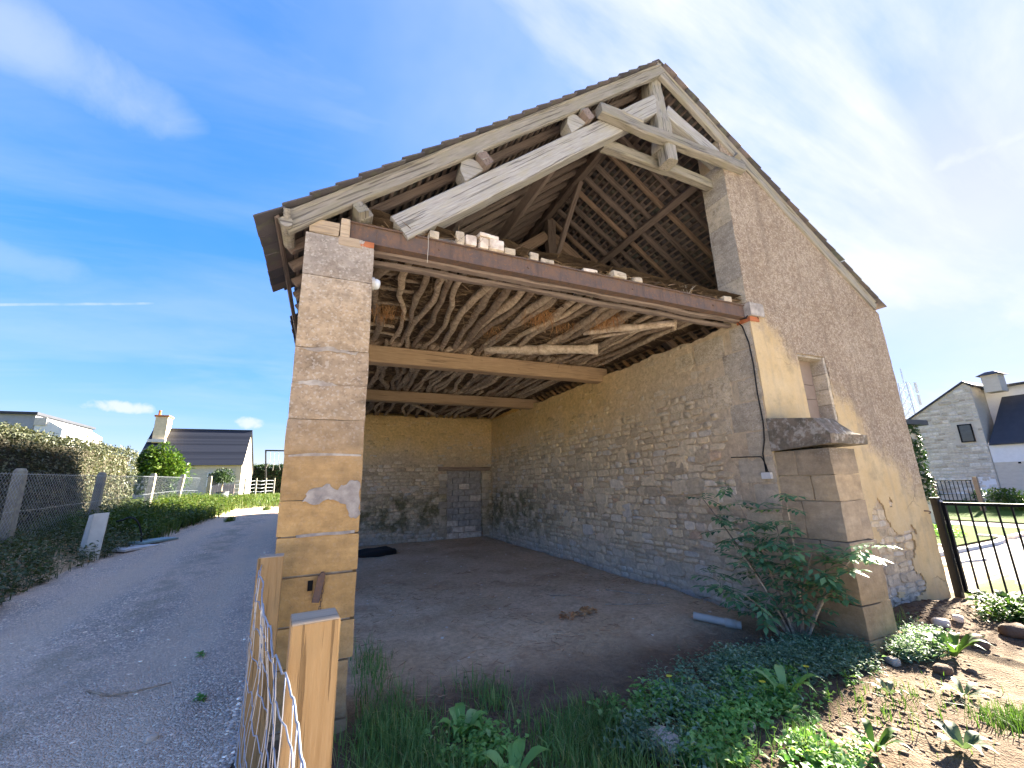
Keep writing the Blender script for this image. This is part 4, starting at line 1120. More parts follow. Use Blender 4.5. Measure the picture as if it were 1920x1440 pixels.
def weeds(P, stems, nleaf, hgt, L, W, spread=.05):
    """bushy little plants: leaves along short stems"""
    n = len(P); k = stems*nleaf
    B = np.repeat(P, k, 0); th = np.repeat(NP.uniform(0, 2*math.pi, n*stems), nleaf); tilt = np.repeat(NP.uniform(.1, .9, n*stems), nleaf)
    q = np.tile(np.linspace(.15, 1, nleaf), n*stems); H = np.repeat(NP.uniform(hgt*.5, hgt, n*stems), nleaf)
    B = B+np.stack([np.cos(th)*tilt*H*q, np.sin(th)*tilt*H*q, H*q*(1-.35*tilt)], 1)+NP.normal(size=(n*k, 3))*np.array([spread, spread, .004])*.5
    a = NP.uniform(0, 2*math.pi, n*k); D = np.stack([np.cos(a), np.sin(a), NP.uniform(-.2, .9, n*k)], 1)
    return leafcloud(B, D, NP.uniform(L*.6, L*1.3, n*k), NP.uniform(W*.6, W*1.3, n*k))


def stuff(name, VF, mat, label, cat):
    return link(name, mkmesh(name, VF[0], VF[1], mat), None, None, label, cat, kind='stuff')


# ------------------------------------------------------------------ ground cover near the camera
P = gpts(gauss(.56, 3.05, .16, .40, 2900)+gauss(1.72, 2.72, .19, .22, 2300)+gauss(.52, 4.6, .10, .35, 300)+gauss(1.95, 3.0, .12, .12, 260)+gauss(2.3, 2.4, .25, .15, 350)+gauss(.95, 2.7, .12, .12, 260)+gauss(1.35, 3.6, .12, .2, 300)+gauss(6.2, 3.3, .25, .1, 500)+gauss(2.95, 2.1, .05, .05, 220))
stuff('grass', blades(P, NP.uniform(.06, .19, len(P)), NP.uniform(.004, .009, len(P)), .65), G1, 'long green grass growing in clumps in front of the barn', 'grass')
P = gpts(gauss(4.8, 1.75, .15, .1, 500)+gauss(4.3, 2.2, .4, .2, 220))
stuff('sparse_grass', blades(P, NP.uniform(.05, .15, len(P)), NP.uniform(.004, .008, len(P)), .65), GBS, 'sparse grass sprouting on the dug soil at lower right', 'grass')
P = gpts(gauss(4.5, 3.05, .42, .16, 230, lambda x, y: x < 5.28)+gauss(3.75, 3.2, .30, .10, 80)+gauss(5.75, 2.72, .16, .08, 60)+gauss(6.1, 2.85, .18, .10, 70)+gauss(2.9, 2.8, .28, .12, 45)+gauss(2.05, 2.5, .15, .10, 25))
stuff('mugwort', weeds(P, 5, 9, .20, .045, .018), GW, 'grey-green feathery weeds covering the ground beside the buttress', 'weeds')
P = gpts(gauss(3.1, 2.62, .30, .14, 80)+gauss(3.6, 2.85, .18, .10, 35)+gauss(1.0, 2.98, .12, .14, 26)+gauss(2.35, 2.3, .10, .08, 26)+gauss(2.6, 2.95, .2, .12, 26)+gauss(3.0, 1.95, .25, .08, 26)+gauss(2.15, 2.85, .12, .1, 14))
stuff('green_weeds', weeds(P, 4, 7, .15, .05, .030), GB, 'bright green leafy weeds in the foreground soil', 'weeds')
P = gpts([(x, y) for x, y in zip(NP.uniform(.4, 5.2, 2600), NP.uniform(3.5, 8.5, 2600)) if mnoise.noise((x*1.2, y*1.2, 2)) > -.05]); n = len(P); P[:, 2] += .004
a = NP.uniform(0, 6.3, n); strands('straw_litter', P, np.stack([np.cos(a), np.sin(a), NP.uniform(0, .12, n)], 1), NP.uniform(.05, .2, n), NP.uniform(.003, .008, n), GDRY, None, droop=.0, label='dry straw and twigs scattered over the barn floor', cat='litter')
# fallen twigs on the floor
for i, pts in enumerate([[(3.75, 5.3), (4.15, 5.0), (4.5, 4.85)], [(3.3, 6.1), (3.55, 5.9), (3.7, 5.65)], [(4.2, 5.9), (4.5, 5.35), (4.6, 5.2)]]):
    MB().tube([(x, y, ground_z(x, y)+.015+.01*k) for k, (x, y) in enumerate(pts)], [.010, .008, .004], 5).build('fallen_twig', M_bark,
        label=['long thin twig lying near the grey pipe', 'short thin twig lying mid-floor in the barn', 'forked thin twig lying along the foot of the side wall'][i], cat='twig')
link('dark_heap', lump_mesh('dark_heap', plain('black_earth', (.02, .018, .016), .95), 1.1, .9, .2, 5, .9, .10, 3, 2.2, True), None, Matrix.Translation((1.35, 12.1, -.09)), 'low heap of black earth in the back left corner of the barn', 'heap')
P = gpts(gauss(3.25, 5.15, .16, .10, 46)); P[:, 2] += .012; a = NP.uniform(0, 6.3, len(P))
V, F = leafcloud(P, np.stack([np.cos(a), np.sin(a), NP.uniform(-.1, .5, len(P))], 1), NP.uniform(.05, .10, len(P)), NP.uniform(.03, .06, len(P)))
stuff('dead_leaves', (V, F), leaf_material('dead_leaf', (.42, .17, .06), (.7, .36, .14), None, .1, .8), 'small drift of orange dead leaves on the barn floor', 'leaves')
# clods and stones in the dug soil: many and small
cl_v = []
for i in range(6):
    me = lump_mesh('clod', M_clod, 1, .8, .6, 1, .8, .22, i, 1.5); me.calc_loop_triangles(); cl_v.append((np.array([v.co[:] for v in me.vertices]), np.array([q.vertices[:] for q in me.loop_triangles])))


def scatter(name, xy, smin, smax, mat, label, cat, flat=.7, sink=.25, power=2.5):
    V = []; F = []; o = 0
    for (x, y) in xy:
        v, f = cl_v[NP.randint(6)]; s = smin+(smax-smin)*NP.rand()**power; a = NP.uniform(0, 6.28); c, sn = math.cos(a), math.sin(a)
        vv = v*np.array([s, s, s*flat]); vv = np.stack([vv[:, 0]*c-vv[:, 1]*sn, vv[:, 0]*sn+vv[:, 1]*c, vv[:, 2]], 1)
        V.append(vv+np.array([x, y, ground_z(x, y)+s*flat*(.3-sink)])); F.append(f+o); o += len(v)
    return stuff(name, (np.vstack(V), np.vstack(F)), mat, label, cat)


scatter('soil_clods', gauss(1.25, 3.0, .25, .35, 700)+gauss(2.4, 2.7, .5, .3, 500)+gauss(4.6, 2.3, .7, .3, 420)+gauss(2.7, 2.35, .4, .2, 240)+gauss(6.6, 2.75, .6, .2, 350)+gauss(7.4, 3.2, .6, .15, 420)+gauss(3.7, 2.0, .5, .2, 260), .008, .055, M_clod, 'crumbs and small clods of brown earth in the dug soil', 'soil')
scatter('floor_pebbles', [(x, y) for x, y in zip(NP.uniform(.5, 5.2, 260), NP.uniform(4, 13, 260))], .01, .05, M_whitestone, 'small pale stones scattered on the barn floor', 'stones')
pb = [(x, y) for x, y in zip(NP.uniform(-3.6, -.35, 5200), 2.6+NP.rand(5200)**1.8*9) if x > drive_edge(y)+.1]
scatter('gravel_stones', pb, .008, .035, M_pebble, 'loose grey gravel stones over the driveway', 'gravel', .6, .2, 3)
scatter('coarse_gravel', gauss(-.42, 3.9, .07, .9, 1500, lambda x, y: -.62 < x < -.30 and 2.4 < y < 7),   .010, .034, M_pebble, 'coarse dark gravel banked along the foot of the netting and pillar', 'gravel', .7, .1, 1.4)
# single stones one can pick out
for i, (x, y, s, m, lb) in enumerate([(5.47, 2.40, .15, M_clod, 'rounded brown stone lying in front of the weeds right of the buttress'), (5.32, 2.72, .12, M_rubble, 'dark stone against the front foot of the buttress'),
                                     (6.95, 2.95, .16, M_whitestone, 'largest pale pinkish stone on the spoil heap beside the barn corner'), (7.25, 2.9, .12, M_whitestone, 'smaller pale stone on the spoil heap by the gate'),
                                     (6.6, 2.55, .2, M_clod, 'big reddish clod of earth in the dug strip near the gate'), (7.3, 2.45, .24, M_clod, 'wide brown clod of earth under the gate'),
                                     (-.93, 3.95, .07, M_whitestone, 'single white stone lying on the gravel driveway'), (2.14, 2.52, .24, M_cement, 'grey lump of old mortar half hidden in the foreground grass'), (1.1, 3.32, .09, M_clod, 'brown clod at the edge of the long grass near the pillar'), (2.9, 2.45, .07, M_rubble, 'small beige stone beside the foreground grass tuft'),
                                     (5.75, 2.3, .07, M_clod, 'little reddish stone on the bare soil right of the rounded stone')]):
    link('loose_stone', lump_mesh('loose_stone', m, s, s*.8, s*.62, 3, .75, s*.09, i, 9, True), None, Matrix.Translation((x, y, ground_z(x, y)+s*.18)) @ Matrix.Rotation(i*1.1, 4, 'Z'), lb, 'stone', 'loose stones on the ground')


def rosette(name, x, y, n, L, W, mat, lift, label, cat, group=None):
    th = np.linspace(0, 2*math.pi, n, endpoint=False)+NP.normal(size=n)*.25; t0 = thing(name, (x, y, ground_z(x, y)), label, cat, group)
    for a in th:
        l = L*NP.uniform(.7, 1.15); c, s = math.cos(a), math.sin(a); v = []; f = []; k = 6
        for i in range(k+1):
            q = i/k; r = .02+l*q; z = .015+lift*l*math.sin(q*2.2)*.8; w = W*math.sin(min(1, q*1.05+.08)*math.pi)**.7*(1+.15*math.sin(q*30))
            v += [(c*r-s*w/2, s*r+c*w/2, z+.18*w), (c*r, s*r, z), (c*r+s*w/2, s*r-c*w/2, z+.18*w)]
        for i in range(k): f += [(i*3, i*3+1, i*3+4, i*3+3), (i*3+1, i*3+2, i*3+5, i*3+4)]
        link('leaf', mkmesh('leaf', v, f, mat, True), t0, WM[t0.name])
    return t0


RG = 'leafy rosette plants in the soil'
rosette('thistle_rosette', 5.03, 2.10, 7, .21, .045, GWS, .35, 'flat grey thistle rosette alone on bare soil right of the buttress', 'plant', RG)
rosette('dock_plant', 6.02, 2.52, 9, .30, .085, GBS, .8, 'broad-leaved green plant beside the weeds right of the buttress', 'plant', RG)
rosette('dock_plant', 1.12, 2.62, 8, .22, .075, GB, .6, 'broad-leaved plant at the bottom edge beside the long grass', 'plant', RG)
rosette('dock_plant', .98, 3.15, 9, .17, .07, GB, .8, 'bushy round-leaved plant between the grass and the bare clods', 'plant', RG)
rosette('dock_plant', 3.55, 2.62, 8, .25, .07, GB, .9, 'tall-leaved plant in the middle of the foreground weeds', 'plant', RG)
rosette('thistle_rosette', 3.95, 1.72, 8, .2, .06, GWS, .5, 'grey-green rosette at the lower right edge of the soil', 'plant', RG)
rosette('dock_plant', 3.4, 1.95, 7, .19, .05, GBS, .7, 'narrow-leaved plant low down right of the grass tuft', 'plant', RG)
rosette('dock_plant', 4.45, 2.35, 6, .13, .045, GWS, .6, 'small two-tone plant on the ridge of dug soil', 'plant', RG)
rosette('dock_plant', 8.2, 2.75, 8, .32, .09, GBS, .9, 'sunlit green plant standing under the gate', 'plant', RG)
rosette('dock_plant', 2.75, 2.95, 7, .2, .06, GW, .6, 'dark-leaved plant beside the yellow flower', 'plant', RG)
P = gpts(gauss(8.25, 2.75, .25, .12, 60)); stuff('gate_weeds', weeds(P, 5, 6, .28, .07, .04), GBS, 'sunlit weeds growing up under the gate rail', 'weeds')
for i, (x, y, lb) in enumerate([(2.62, 2.93, 'yellow dandelion flower above the weeds in the middle foreground'), (3.2, 2.55, 'small yellow flower in the right-hand weeds'), (3.85, 2.62, 'small yellow flower at the front of the grey weeds')]):
    t0 = thing('yellow_flower', (x, y, ground_z(x, y)), lb, 'flower', 'yellow flowers in the weeds'); z = ground_z(x, y)
    MB().tube([(x, y, z), (x+.015, y, z+.11), (x+.02, y+.01, z+.2)], [.004, .003, .003], 5).build('stalk', GB, t0)
    mb = MB()
    for k in range(12):
        a = k*math.pi/6; mb.add([(0, 0, 0), (.020*math.cos(a-.2), .020*math.sin(a-.2), .008), (.024*math.cos(a), .024*math.sin(a), .006), (.020*math.cos(a+.2), .020*math.sin(a+.2), .008)], [(0, 1, 2, 3)], Matrix.Translation((x+.02, y+.01, z+.2)))
    mb.build('petals', M_yellow, t0)

# ------------------------------------------------------------------ elder shrub against the wall
elder = thing('elder_shrub', (4.95, 3.45, ground_z(4.95, 3.45)), 'dark green elder shrub growing against the barn wall and buttress', 'shrub')
re_ = random.Random(4)


def comp_leaf(seed):
    r = random.Random(seed); parts = []; L = .22
    mbv = []; P = []; D = []; Ls = []
    for k in range(3):
        y = .07+k*.055
        for s in (-1, 1): P.append((s*.004, y, 0)); D.append((s*1.0, .55+r.uniform(-.1, .2), r.uniform(-.25, .05))); Ls.append(.085+.01*k)
    P.append((0, .19, 0)); D.append((0, 1, -.1)); Ls.append(.10)
    V, F = leafcloud(np.array(P), np.array(D), np.array(Ls), np.array(Ls)*.44, .12, .16, up=np.tile(np.array([[0, 0, 1.0]]), (len(P), 1)))
    mb = MB().tube([(0, 0, 0), (0, .10, .012), (0, .19, 0)], [.003, .0025, .002], 3, False)
    V2 = np.array([tuple(v) for v in mb.v]); F2 = np.array([q for a in mb.f for q in ((a[0], a[1], a[2]), (a[0], a[2], a[3]))])
    return mkmesh('leaf', *join([(V, F), (V2, F2)]), GE)


CLV = [comp_leaf(i) for i in range(6)]
tips = [((4.98, 3.42), (5.10, 3.65, .6), (5.0, 4.05, 1.48)), ((4.98, 3.42), (4.95, 3.8, .55), (4.85, 4.35, 1.30)), ((5.0, 3.38), (5.12, 3.35, .65), (5.16, 3.40, 1.38)), ((5.0, 3.36), (5.12, 3.15, .35), (5.15, 2.80, .72)),
        ((4.95, 3.45), (4.85, 3.6, .35), (4.70, 3.9, .85)), ((4.98, 3.40), (5.06, 3.45, .4), (5.12, 3.55, 1.05)), ((4.95, 3.42), (4.7, 3.5, .10), (4.45, 3.62, .30)), ((4.97, 3.4), (4.98, 3.30, .35), (4.98, 3.1, .75)), ((5.0, 3.4), (5.15, 3.1, .5), (5.22, 2.62, .88)), ((4.95, 3.45), (4.62, 3.75, .1), (4.4, 4.0, .45)), ((4.96, 3.42), (4.95, 3.62, .5), (5.02, 3.78, 1.0))]
for (b, m, e) in tips:
    b3 = Vector((b[0], b[1], ground_z(*b)-.02)); m3, e3 = Vector(m), Vector(e); pts = []
    for i in range(9):
        q = i/8; pts.append(b3*(1-q)**2+m3*2*q*(1-q)+e3*q*q)
    MB().tube(pts, [.018*(1-.7*i/8) for i in range(9)], 6).build('stem', M_bark, elder, smooth=True)
    for i in range(2, 9):
        for rep in range(3 if i > 3 else 1):
            p = pts[i]+Vector((re_.uniform(-.03, .03), re_.uniform(-.03, .03), re_.uniform(-.02, .03))); a = re_.uniform(0, 6.28)
            if p.x > 5.0 and math.cos(a) > .3 and p.x < 5.4: a = a+math.pi
            dv = Vector((math.cos(a), math.sin(a), re_.uniform(-.45, .35))).normalized(); z = Vector((0, 0, 1)); x = dv.cross(z).normalized(); z = x.cross(dv)
            s = re_.uniform(.85, 1.45); link('leaf', CLV[re_.randrange(6)], elder, frame(p, x*s, dv*s, z*s))

# ------------------------------------------------------------------ things on and around the barn
lamp = thing('bulkhead_lamp', (.30, FY+.10, 3.42), 'white glass bulkhead lamp on the inner side of the pillar top', 'lamp')
MB().tube([(.278, FY+.10, 3.44), (.30, FY+.10, 3.44)], .06, 14).build('lamp_base', M_plastic, lamp)
MB().tube([(.30, FY+.10, 3.44), (.32, FY+.10, 3.44), (.345, FY+.10, 3.437), (.355, FY+.10, 3.435)], [.05, .052, .042, .015], 14).build('lamp_glass', M_lampglass, lamp, smooth=True)

cb = thing('electric_cable', (5.37, 3.7, 1.6), 'black electric cable running down the wall edge to a grey box', 'cable')
CX = OX1-.022
cpts = [(5.36, 3.62, 3.80), (CX, 3.80, 3.83), (CX, 3.72, 3.71), (CX, 3.665, 3.46), (CX, 3.65, 3.14), (CX, 3.665, 2.69), (CX, 3.655, 2.32), (CX, 3.68, 2.07), (CX, 3.735, 1.89), (CX, 3.73, 1.65)]
MB().tube(cpts, .009, 6).build('main_cable', M_rubber, cb, smooth=True)
MB().tube([(CX-.005, 4.22, 1.87), (CX-.005, 3.94, 1.86), (CX-.006, 3.76, 1.85), (CX-.006, 3.715, 1.74), (CX-.004, 3.70, 1.63)], .007, 6).build('branch_cable', M_rubber, cb, smooth=True)
MB().tube([(CX, 3.63, 3.82), (5.44, FY-.012, 3.90), (5.52, FY-.012, 3.87), (5.56, FY-.01, 3.80)], .007, 6).build('branch_cable', M_rubber, cb, smooth=True)
link('junction_box', lump_mesh('junction_box', M_plastic, .05, .13, .085, 2, .2, 0, 0), cb, Matrix.Translation((CX-.012, 3.72, 1.60)))

lat = thing('iron_latch', (.02, FY, .9), 'rusty iron hasp with hanging chain on the front of the pillar', 'latch')
beam('hasp', (.035, FY-.03, .98), (.005, FY-.045, .805), .05, .014, M_rust, lat, up=(0, -1, 0), rough=.001, ch=.003)
MB().tube([(.04, FY+.02, .985), (.04, FY-.05, .985)], .018, 8).build('pin', M_rust, lat)
MB().box((-.055, FY-.008, .88), (-.02, FY+.02, .95)).build('slot', M_black, lat)
MB().box((-.01, FY-.006, .655), (.025, FY+.02, .70)).build('keeper', M_rust, lat)
for i in range(11):
    z = .955-i*.028; mb = MB(); pts = []
    for k in range(9):
        a = 2*math.pi*k/8; pts.append((.052-.002*i+(.007*math.cos(a) if i % 2 else 0), FY-.022+(0 if i % 2 else .007*math.cos(a)), z+.017*math.sin(a)))
    mb.tube(pts, .0026, 4, False).build('chain_link', M_rust, lat)

# stones and bricks left lying on the steel beam
for i, (x, z, sx, sy, sz, m, lb) in enumerate([(.84, 4.05, .10, .14, .08, M_rubble, 'small grey stone on the steel beam below the rafter foot'), (1.12, 4.09, .09, .12, .15, M_rubble, 'upright beige stone on the steel beam left of the white blocks'),
        (1.23, 4.075, .12, .16, .12, M_whitestone, 'leftmost of the whitewashed blocks on the steel beam'), (1.37, 4.075, .10, .16, .12, M_whitestone, 'middle lower whitewashed block on the steel beam'),
        (1.52, 4.08, .17, .18, .13, M_whitestone, 'right lower whitewashed block on the steel beam'), (1.42, 4.165, .22, .18, .05, M_whitestone, 'flat whitewashed slab laid on top of the white blocks'),
        (1.68, 4.055, .13, .12, .08, M_rubble, 'crumbly stone on the beam just right of the white blocks'), (1.98, 4.06, .11, .12, .09, M_rubble, 'knobbly stone on the steel beam left of the inner king post'), (2.15, 4.035, .16, .12, .05, M_rubble, 'low flat stone on the steel beam below the inner king post'),
        (2.72, 4.03, .20, .12, .035, M_whitestone, 'thin pale slab on the steel beam near its middle'), (3.15, 4.06, .22, .14, .09, M_rubble, 'brown stone lump on the right half of the steel beam'), (3.45, 4.05, .12, .12, .07, M_rubble, 'second brown lump on the right half of the steel beam'), (5.05, 4.05, .15, .14, .08, M_rubble, 'stone at the right end of the steel beam by the jamb'),
        (.98, 4.035, .22, .05, .04, M_oldwood, 'grey wood offcut lying along the steel beam between two stones')]):
    link('loose_block', lump_mesh('loose_block', m, sx, sy, sz, 3, .25, .010, i, 9), None, Matrix.Translation((x, FY+.10, z)) @ Matrix.Rotation(RND.uniform(-.12, .12), 4, 'Z'), lb, 'block' if m is not M_oldwood else 'offcut', 'rubble lying on the steel beam')
tw = MB().tube([(.78, FY+.03, 4.03), (.782, FY+.028, 3.9), (.775, FY+.03, 3.72)], .003, 4).build('twine', M_twine, label='pale string hanging over the left part of the steel beam', cat='string')
n = 40; P = np.stack([4.35+NP.normal(size=n)*.03, FY+.15+NP.normal(size=n)*.03, np.full(n, 4.03)], 1); D = np.stack([NP.normal(size=n)*.4, NP.normal(size=n)*.4, np.ones(n)], 1)
strands('dry_weed', P, D, NP.uniform(.08, .24, n), .004, M_twine, None, kind=None, label='tuft of pale dry weed growing on the steel beam', cat='weed')

pipe = MB(); a, b = Vector((4.42, 4.36, ground_z(4.42, 4.36)+.05)), Vector((4.72, 3.92, ground_z(4.72, 3.92)+.05)); ax = (b-a).normalized()
pipe.tube([a, b], .045, 14, False); pipe.tube([b, a], .040, 14, False)
pr_ = pipe.build('drain_pipe', M_pvc, smooth=True, label='grey plastic pipe end lying at the foot of the side wall', cat='pipe')
MB().tube([a+ax*.36, a+ax*.48], .052, 14).build('pipe_collar', M_pvc, pr_, smooth=True)

# wooden posts and netting by the pillar
def wood_post(x, y, top, w, rot, label):
    t0 = thing('wooden_post', (x, y, ground_z(x, y)), label, 'post', 'wooden fence posts by the pillar'); M = Matrix.Translation((x, y, 0)) @ Matrix.Rotation(rot, 4, 'Z')
    o = beam('shaft', (0, 0, ground_z(x, y)-.3), (0, 0, top), w, w, M_pine, t0, up=(1, 0, 0), rough=.0015, ch=.006)
    Mo = M @ WM[o.name]; WM[o.name] = Mo; o.matrix_basis = WM[t0.name].inverted() @ Mo
    MB().box((-w/2+.003, -w/2+.003, top-.001), (w/2-.003, w/2-.003, top+.004)).build('end_grain', M_endgrain, t0, M)
    return t0


wood_post(.005, 1.80, 1.15, .155, .08, 'nearer square pine post standing in front of the barn pillar')
wood_post(-.285, 3.38, 1.17, .15, .05, 'farther square pine post touching the left edge of the pillar')
net = thing('wire_netting', (-.1, 2.4, 0), 'galvanised sheep netting fixed to the pine posts beside the driveway', 'netting')
A2, B2 = Vector((-.375, 3.44)), Vector((.02, 1.10))
def npt(q, h, sd=0.0):
    p = A2.lerp(B2, q); n2 = Vector((-(B2-A2).y, (B2-A2).x)).normalized(); w = .035*mnoise.noise((q*3+sd, h*2, 1))+.02*mnoise.noise((q*9+sd, h*3, 5))
    return Vector((p.x+n2.x*w, p.y+n2.y*w, h-.10*q*h))
for i, h in enumerate([.12, .26, .41, .56, .71, .86, 1.0, 1.13]):
    MB().tube([npt(q/46, h+.012*math.sin(q*2.1+i)+.012*mnoise.noise((q*.4, i, 0)), i*.0) for q in range(47)], .0028 if i not in (0, 7) else .0035, 5).build('line_wire', M_wire, net, smooth=True)
for k in range(17):
    q = (k+.3)/17
    MB().tube([npt(q+.006*mnoise.noise((k, h, 2)), .04+1.09*h/14, 0) for h in range(15)], .0022, 4).build('stay_wire', M_wire, net, smooth=True)

# ------------------------------------------------------------------ gate on the right
gate = thing('black_gate', (9.15, 2.6, -.3), 'black metal railing gate hung beside the barn corner', 'gate')
MB().box((9.06, FY-.09, -.45), (9.15, FY-.005, 1.16)).box((9.05, FY-.10, 1.16), (9.16, FY+.003, 1.175)).build('gate_post', M_black, gate)
MB().box((9.125, 3.455, -.24), (9.175, 3.50, 1.10)).build('stile', M_black, gate)
MB().box((9.125, 1.0, 1.055), (9.175, 3.454, 1.10)).build('top_rail', M_black, gate)
MB().box((9.125, 1.0, -.24), (9.175, 3.454, -.205)).build('bottom_rail', M_black, gate)
for i in range(16):
    y = 3.335-i*.149
    MB().box((9.14, y-.010, -.206), (9.16, y+.010, 1.056)).build('bar', M_black, gate)
for z in (1.125, .25): MB().tube([(9.15, FY-.05, z), (9.15, 3.48, z-.02)], .02, 8).build('hinge', M_plastic, gate)
MB().tube([(8.80, FY-.002, .98), (8.80, FY-.05, .98), (8.84, FY-.06, .97), (8.86, FY-.05, .95), (8.84, FY-.04, .94)], .010, 6).build('iron_ring', M_rust, label='small rusty iron ring in the rendered wall beside the gate', cat='ring')

# ------------------------------------------------------------------ left side: hedge, fence, garden
def box_foliage(x0, x1, y0, y1, zlo, zhi, n, L, W, bulge=.12):
    """leaves spread on and just inside the faces of a clipped hedge"""
    dims = np.array([(y1-y0)*(zhi-zlo), (y1-y0)*(zhi-zlo)*.25, (x1-x0)*(y1-y0), (x1-x0)*(zhi-zlo), (x1-x0)*(zhi-zlo)]); k = NP.choice(5, n, p=dims/dims.sum())
    u, v = NP.rand(n), NP.rand(n); dp = np.abs(NP.normal(size=n))*.07
    X = np.where(k == 0, x1-dp, np.where(k == 1, x0+dp, x0+(x1-x0)*u)); Y = np.where(k == 3, y0+dp, np.where(k == 4, y1-dp, y0+(y1-y0)*np.where(k == 2, v, u)))
    Z = np.where(k == 2, zhi-dp, zlo+(zhi-zlo)*v); N_ = np.zeros((n, 3)); N_[k == 0, 0] = 1; N_[k == 1, 0] = -1; N_[k == 2, 2] = 1; N_[k == 3, 1] = -1; N_[k == 4, 1] = 1
    P = np.stack([X, Y, Z], 1); b = np.array([mnoise.noise((p[0]*1.1, p[1]*1.1, p[2]*1.4)) + .5*mnoise.noise((p[0]*4, p[1]*4, p[2]*4)) for p in P]); P += N_*(b*bulge)[:, None]
    P[:, 2] += np.where(k == 2, .10*NP.rand(n)**4, 0)
    D = N_*.8+NP.normal(size=(n, 3))*.75
    return leafcloud(P, D, NP.uniform(L*.6, L*1.3, n), NP.uniform(W*.6, W*1.3, n))


def hedge(name, x0, x1, y0, y1, zlo, zhi, n, L, W, mat, label, coremat):
    t0 = thing(name, ((x0+x1)/2, (y0+y1)/2, zlo), label, 'hedge')
    link('foliage', mkmesh('foliage', *box_foliage(x0, x1, y0, y1, zlo, zhi, n, L, W), mat), t0)
    MB().box((x0+.16, y0+.16, zlo-.3), (x1-.16, y1-.16, zhi-.16)).build('inner_twigs', coremat, t0)
    return t0


M_core = plain('hedge_twigs', (.05, .045, .03), .95)
hedge('clipped_hedge', -7.6, -6.1, 8.2, 18.9, .35, 3.05, 30000, .085, .05, GH, 'long clipped hedge behind the mesh fence left of the driveway', M_core)


def blob_foliage(c, r, n, L, W, seed=0, lobes=14):
    rr = np.random.RandomState(seed); c = np.array(c); r = np.array(r)
    lc = rr.normal(size=(lobes, 3)); lc /= np.linalg.norm(lc, axis=1, keepdims=True); lc[:, 2] = np.abs(lc[:, 2])*1.1-.35; lc *= rr.uniform(.35, .75, (lobes, 1)); lr = rr.uniform(.28, .5, lobes)
    k = rr.randint(0, lobes, n); dv = rr.normal(size=(n, 3)); dv /= np.linalg.norm(dv, axis=1, keepdims=True)
    P = c+(lc[k]+dv*(lr[k]*(1-.35*rr.rand(n)**2))[:, None])*r; D = dv+rr.normal(size=(n, 3))*.6
    return leafcloud(P, D, rr.uniform(L*.6, L*1.3, n), rr.uniform(W*.6, W*1.3, n))


def shrub(name, c, r, n, L, W, mat, label, cat='bush', seed=0, trunk=None, group=None):
    gz = ground_z(c[0], c[1]); t0 = thing(name, (c[0], c[1], gz), label, cat, group); link('foliage', mkmesh('foliage', *blob_foliage(c, r, n, L, W, seed), mat), t0)
    tr = trunk or .05
    for k in range(1 if trunk else 4):
        a = k*1.7; e = Vector((c[0]+math.cos(a)*r[0]*.35*(0 if trunk else 1), c[1]+math.sin(a)*r[1]*.3*(0 if trunk else 1), c[2])); MB().tube([(c[0]+.05*k, c[1], gz-.05), ((c[0]+e.x)/2, (c[1]+e.y)/2, (gz+e.z)/2), e], [tr, tr*.8, tr*.4], 6).build('stem' if not trunk else 'trunk', M_bark, t0)
    return t0


shrub('laurel_bush', (-6.35, 22.6, 2.35), (1.35, 1.2, 1.45), 5200, .18, .085, GL, 'rounded bright green laurel bush in front of the slate-roofed cottage', seed=2)
shrub('standard_tree', (-5.5, 30, 2.45), (.75, .7, .62), 1500, .13, .06, GD, 'small lollipop-shaped tree in front of the cottage gable', 'tree', 3, .05)
hedge('dark_hedge', -7.5, -1.5, 45, 46.5, 1.2, 3.85, 6000, .22, .13, GD, 'dark clipped hedge closing the garden beyond the cottage', M_core)

posts = [(-5.08, 10.72, 2.13, -.02, 'nearest concrete fence post in front of the shaded hedge'), (-5.12, 13.85, 2.17, .02, 'second concrete fence post, rising behind the cream cover'), (-5.12, 17.25, 2.25, .05, 'third concrete fence post, where the hedge ends'),
         (-5.12, 20.2, 2.31, .10, 'slanting concrete fence post in front of the laurel bush'), (-4.75, 23.2, 2.33, .0, 'last concrete fence post, beside the barrel')]
for (x, y, top, lean, lb) in posts:
    z = ground_z(x, y); w = .15; mb = MB(); secs = [(z-.2, w, 0), (z+.4, w, .3), (lerp(z, top, .7), w*.97, .7), (top-.05, w*.92, .95), (top, w*.62, 1)]
    for (zz3, ww, q) in secs:
        for (a, b) in ((-1, -1), (1, -1), (1, 1), (-1, 1)): mb.v.append(Vector((x+a*ww/2+lean*q+.008*mnoise.noise((a*3+x, zz3*3, b)), y+b*ww/2, zz3)))
    for l in range(4):
        for k in range(4): mb.f.append((l*4+k, l*4+(k+1) % 4, (l+1)*4+(k+1) % 4, (l+1)*4+k))
    mb.f.append((16, 17, 18, 19)); mb.build('concrete_post', M_lichenpost, label=lb, cat='post', group='concrete posts of the mesh fence')
netL = thing('mesh_fence', (-5.0, 14, .7), 'chain-link mesh strung between the concrete posts before the hedge', 'fence')
diag = MB(); xf = -5.03
def fpt(y, h): return Vector((xf, y, lerp(ground_z(xf, y)+.02, pl(y, [(7, 2.0), (10.7, 2.05), (13.85, 2.10), (17.2, 2.17), (23, 2.26)]), h)))
for k in range(-12, 175):
    for sg in (1, -1):
        y0_ = 7.5+k*.09; a, b = (0, 1)
        ya, yb = (y0_, y0_+1.25) if sg > 0 else (y0_+1.25, y0_)
        ca, cb_ = 0.0, 1.0
        lo, hi = 7.5, 23.0
        if min(ya, yb) < lo or max(ya, yb) > hi: continue
        diag.tube([fpt(ya, 0), fpt(yb, 1)], .0022, 3, False)
diag.build('mesh_wire', M_wire, netL, kind='stuff')
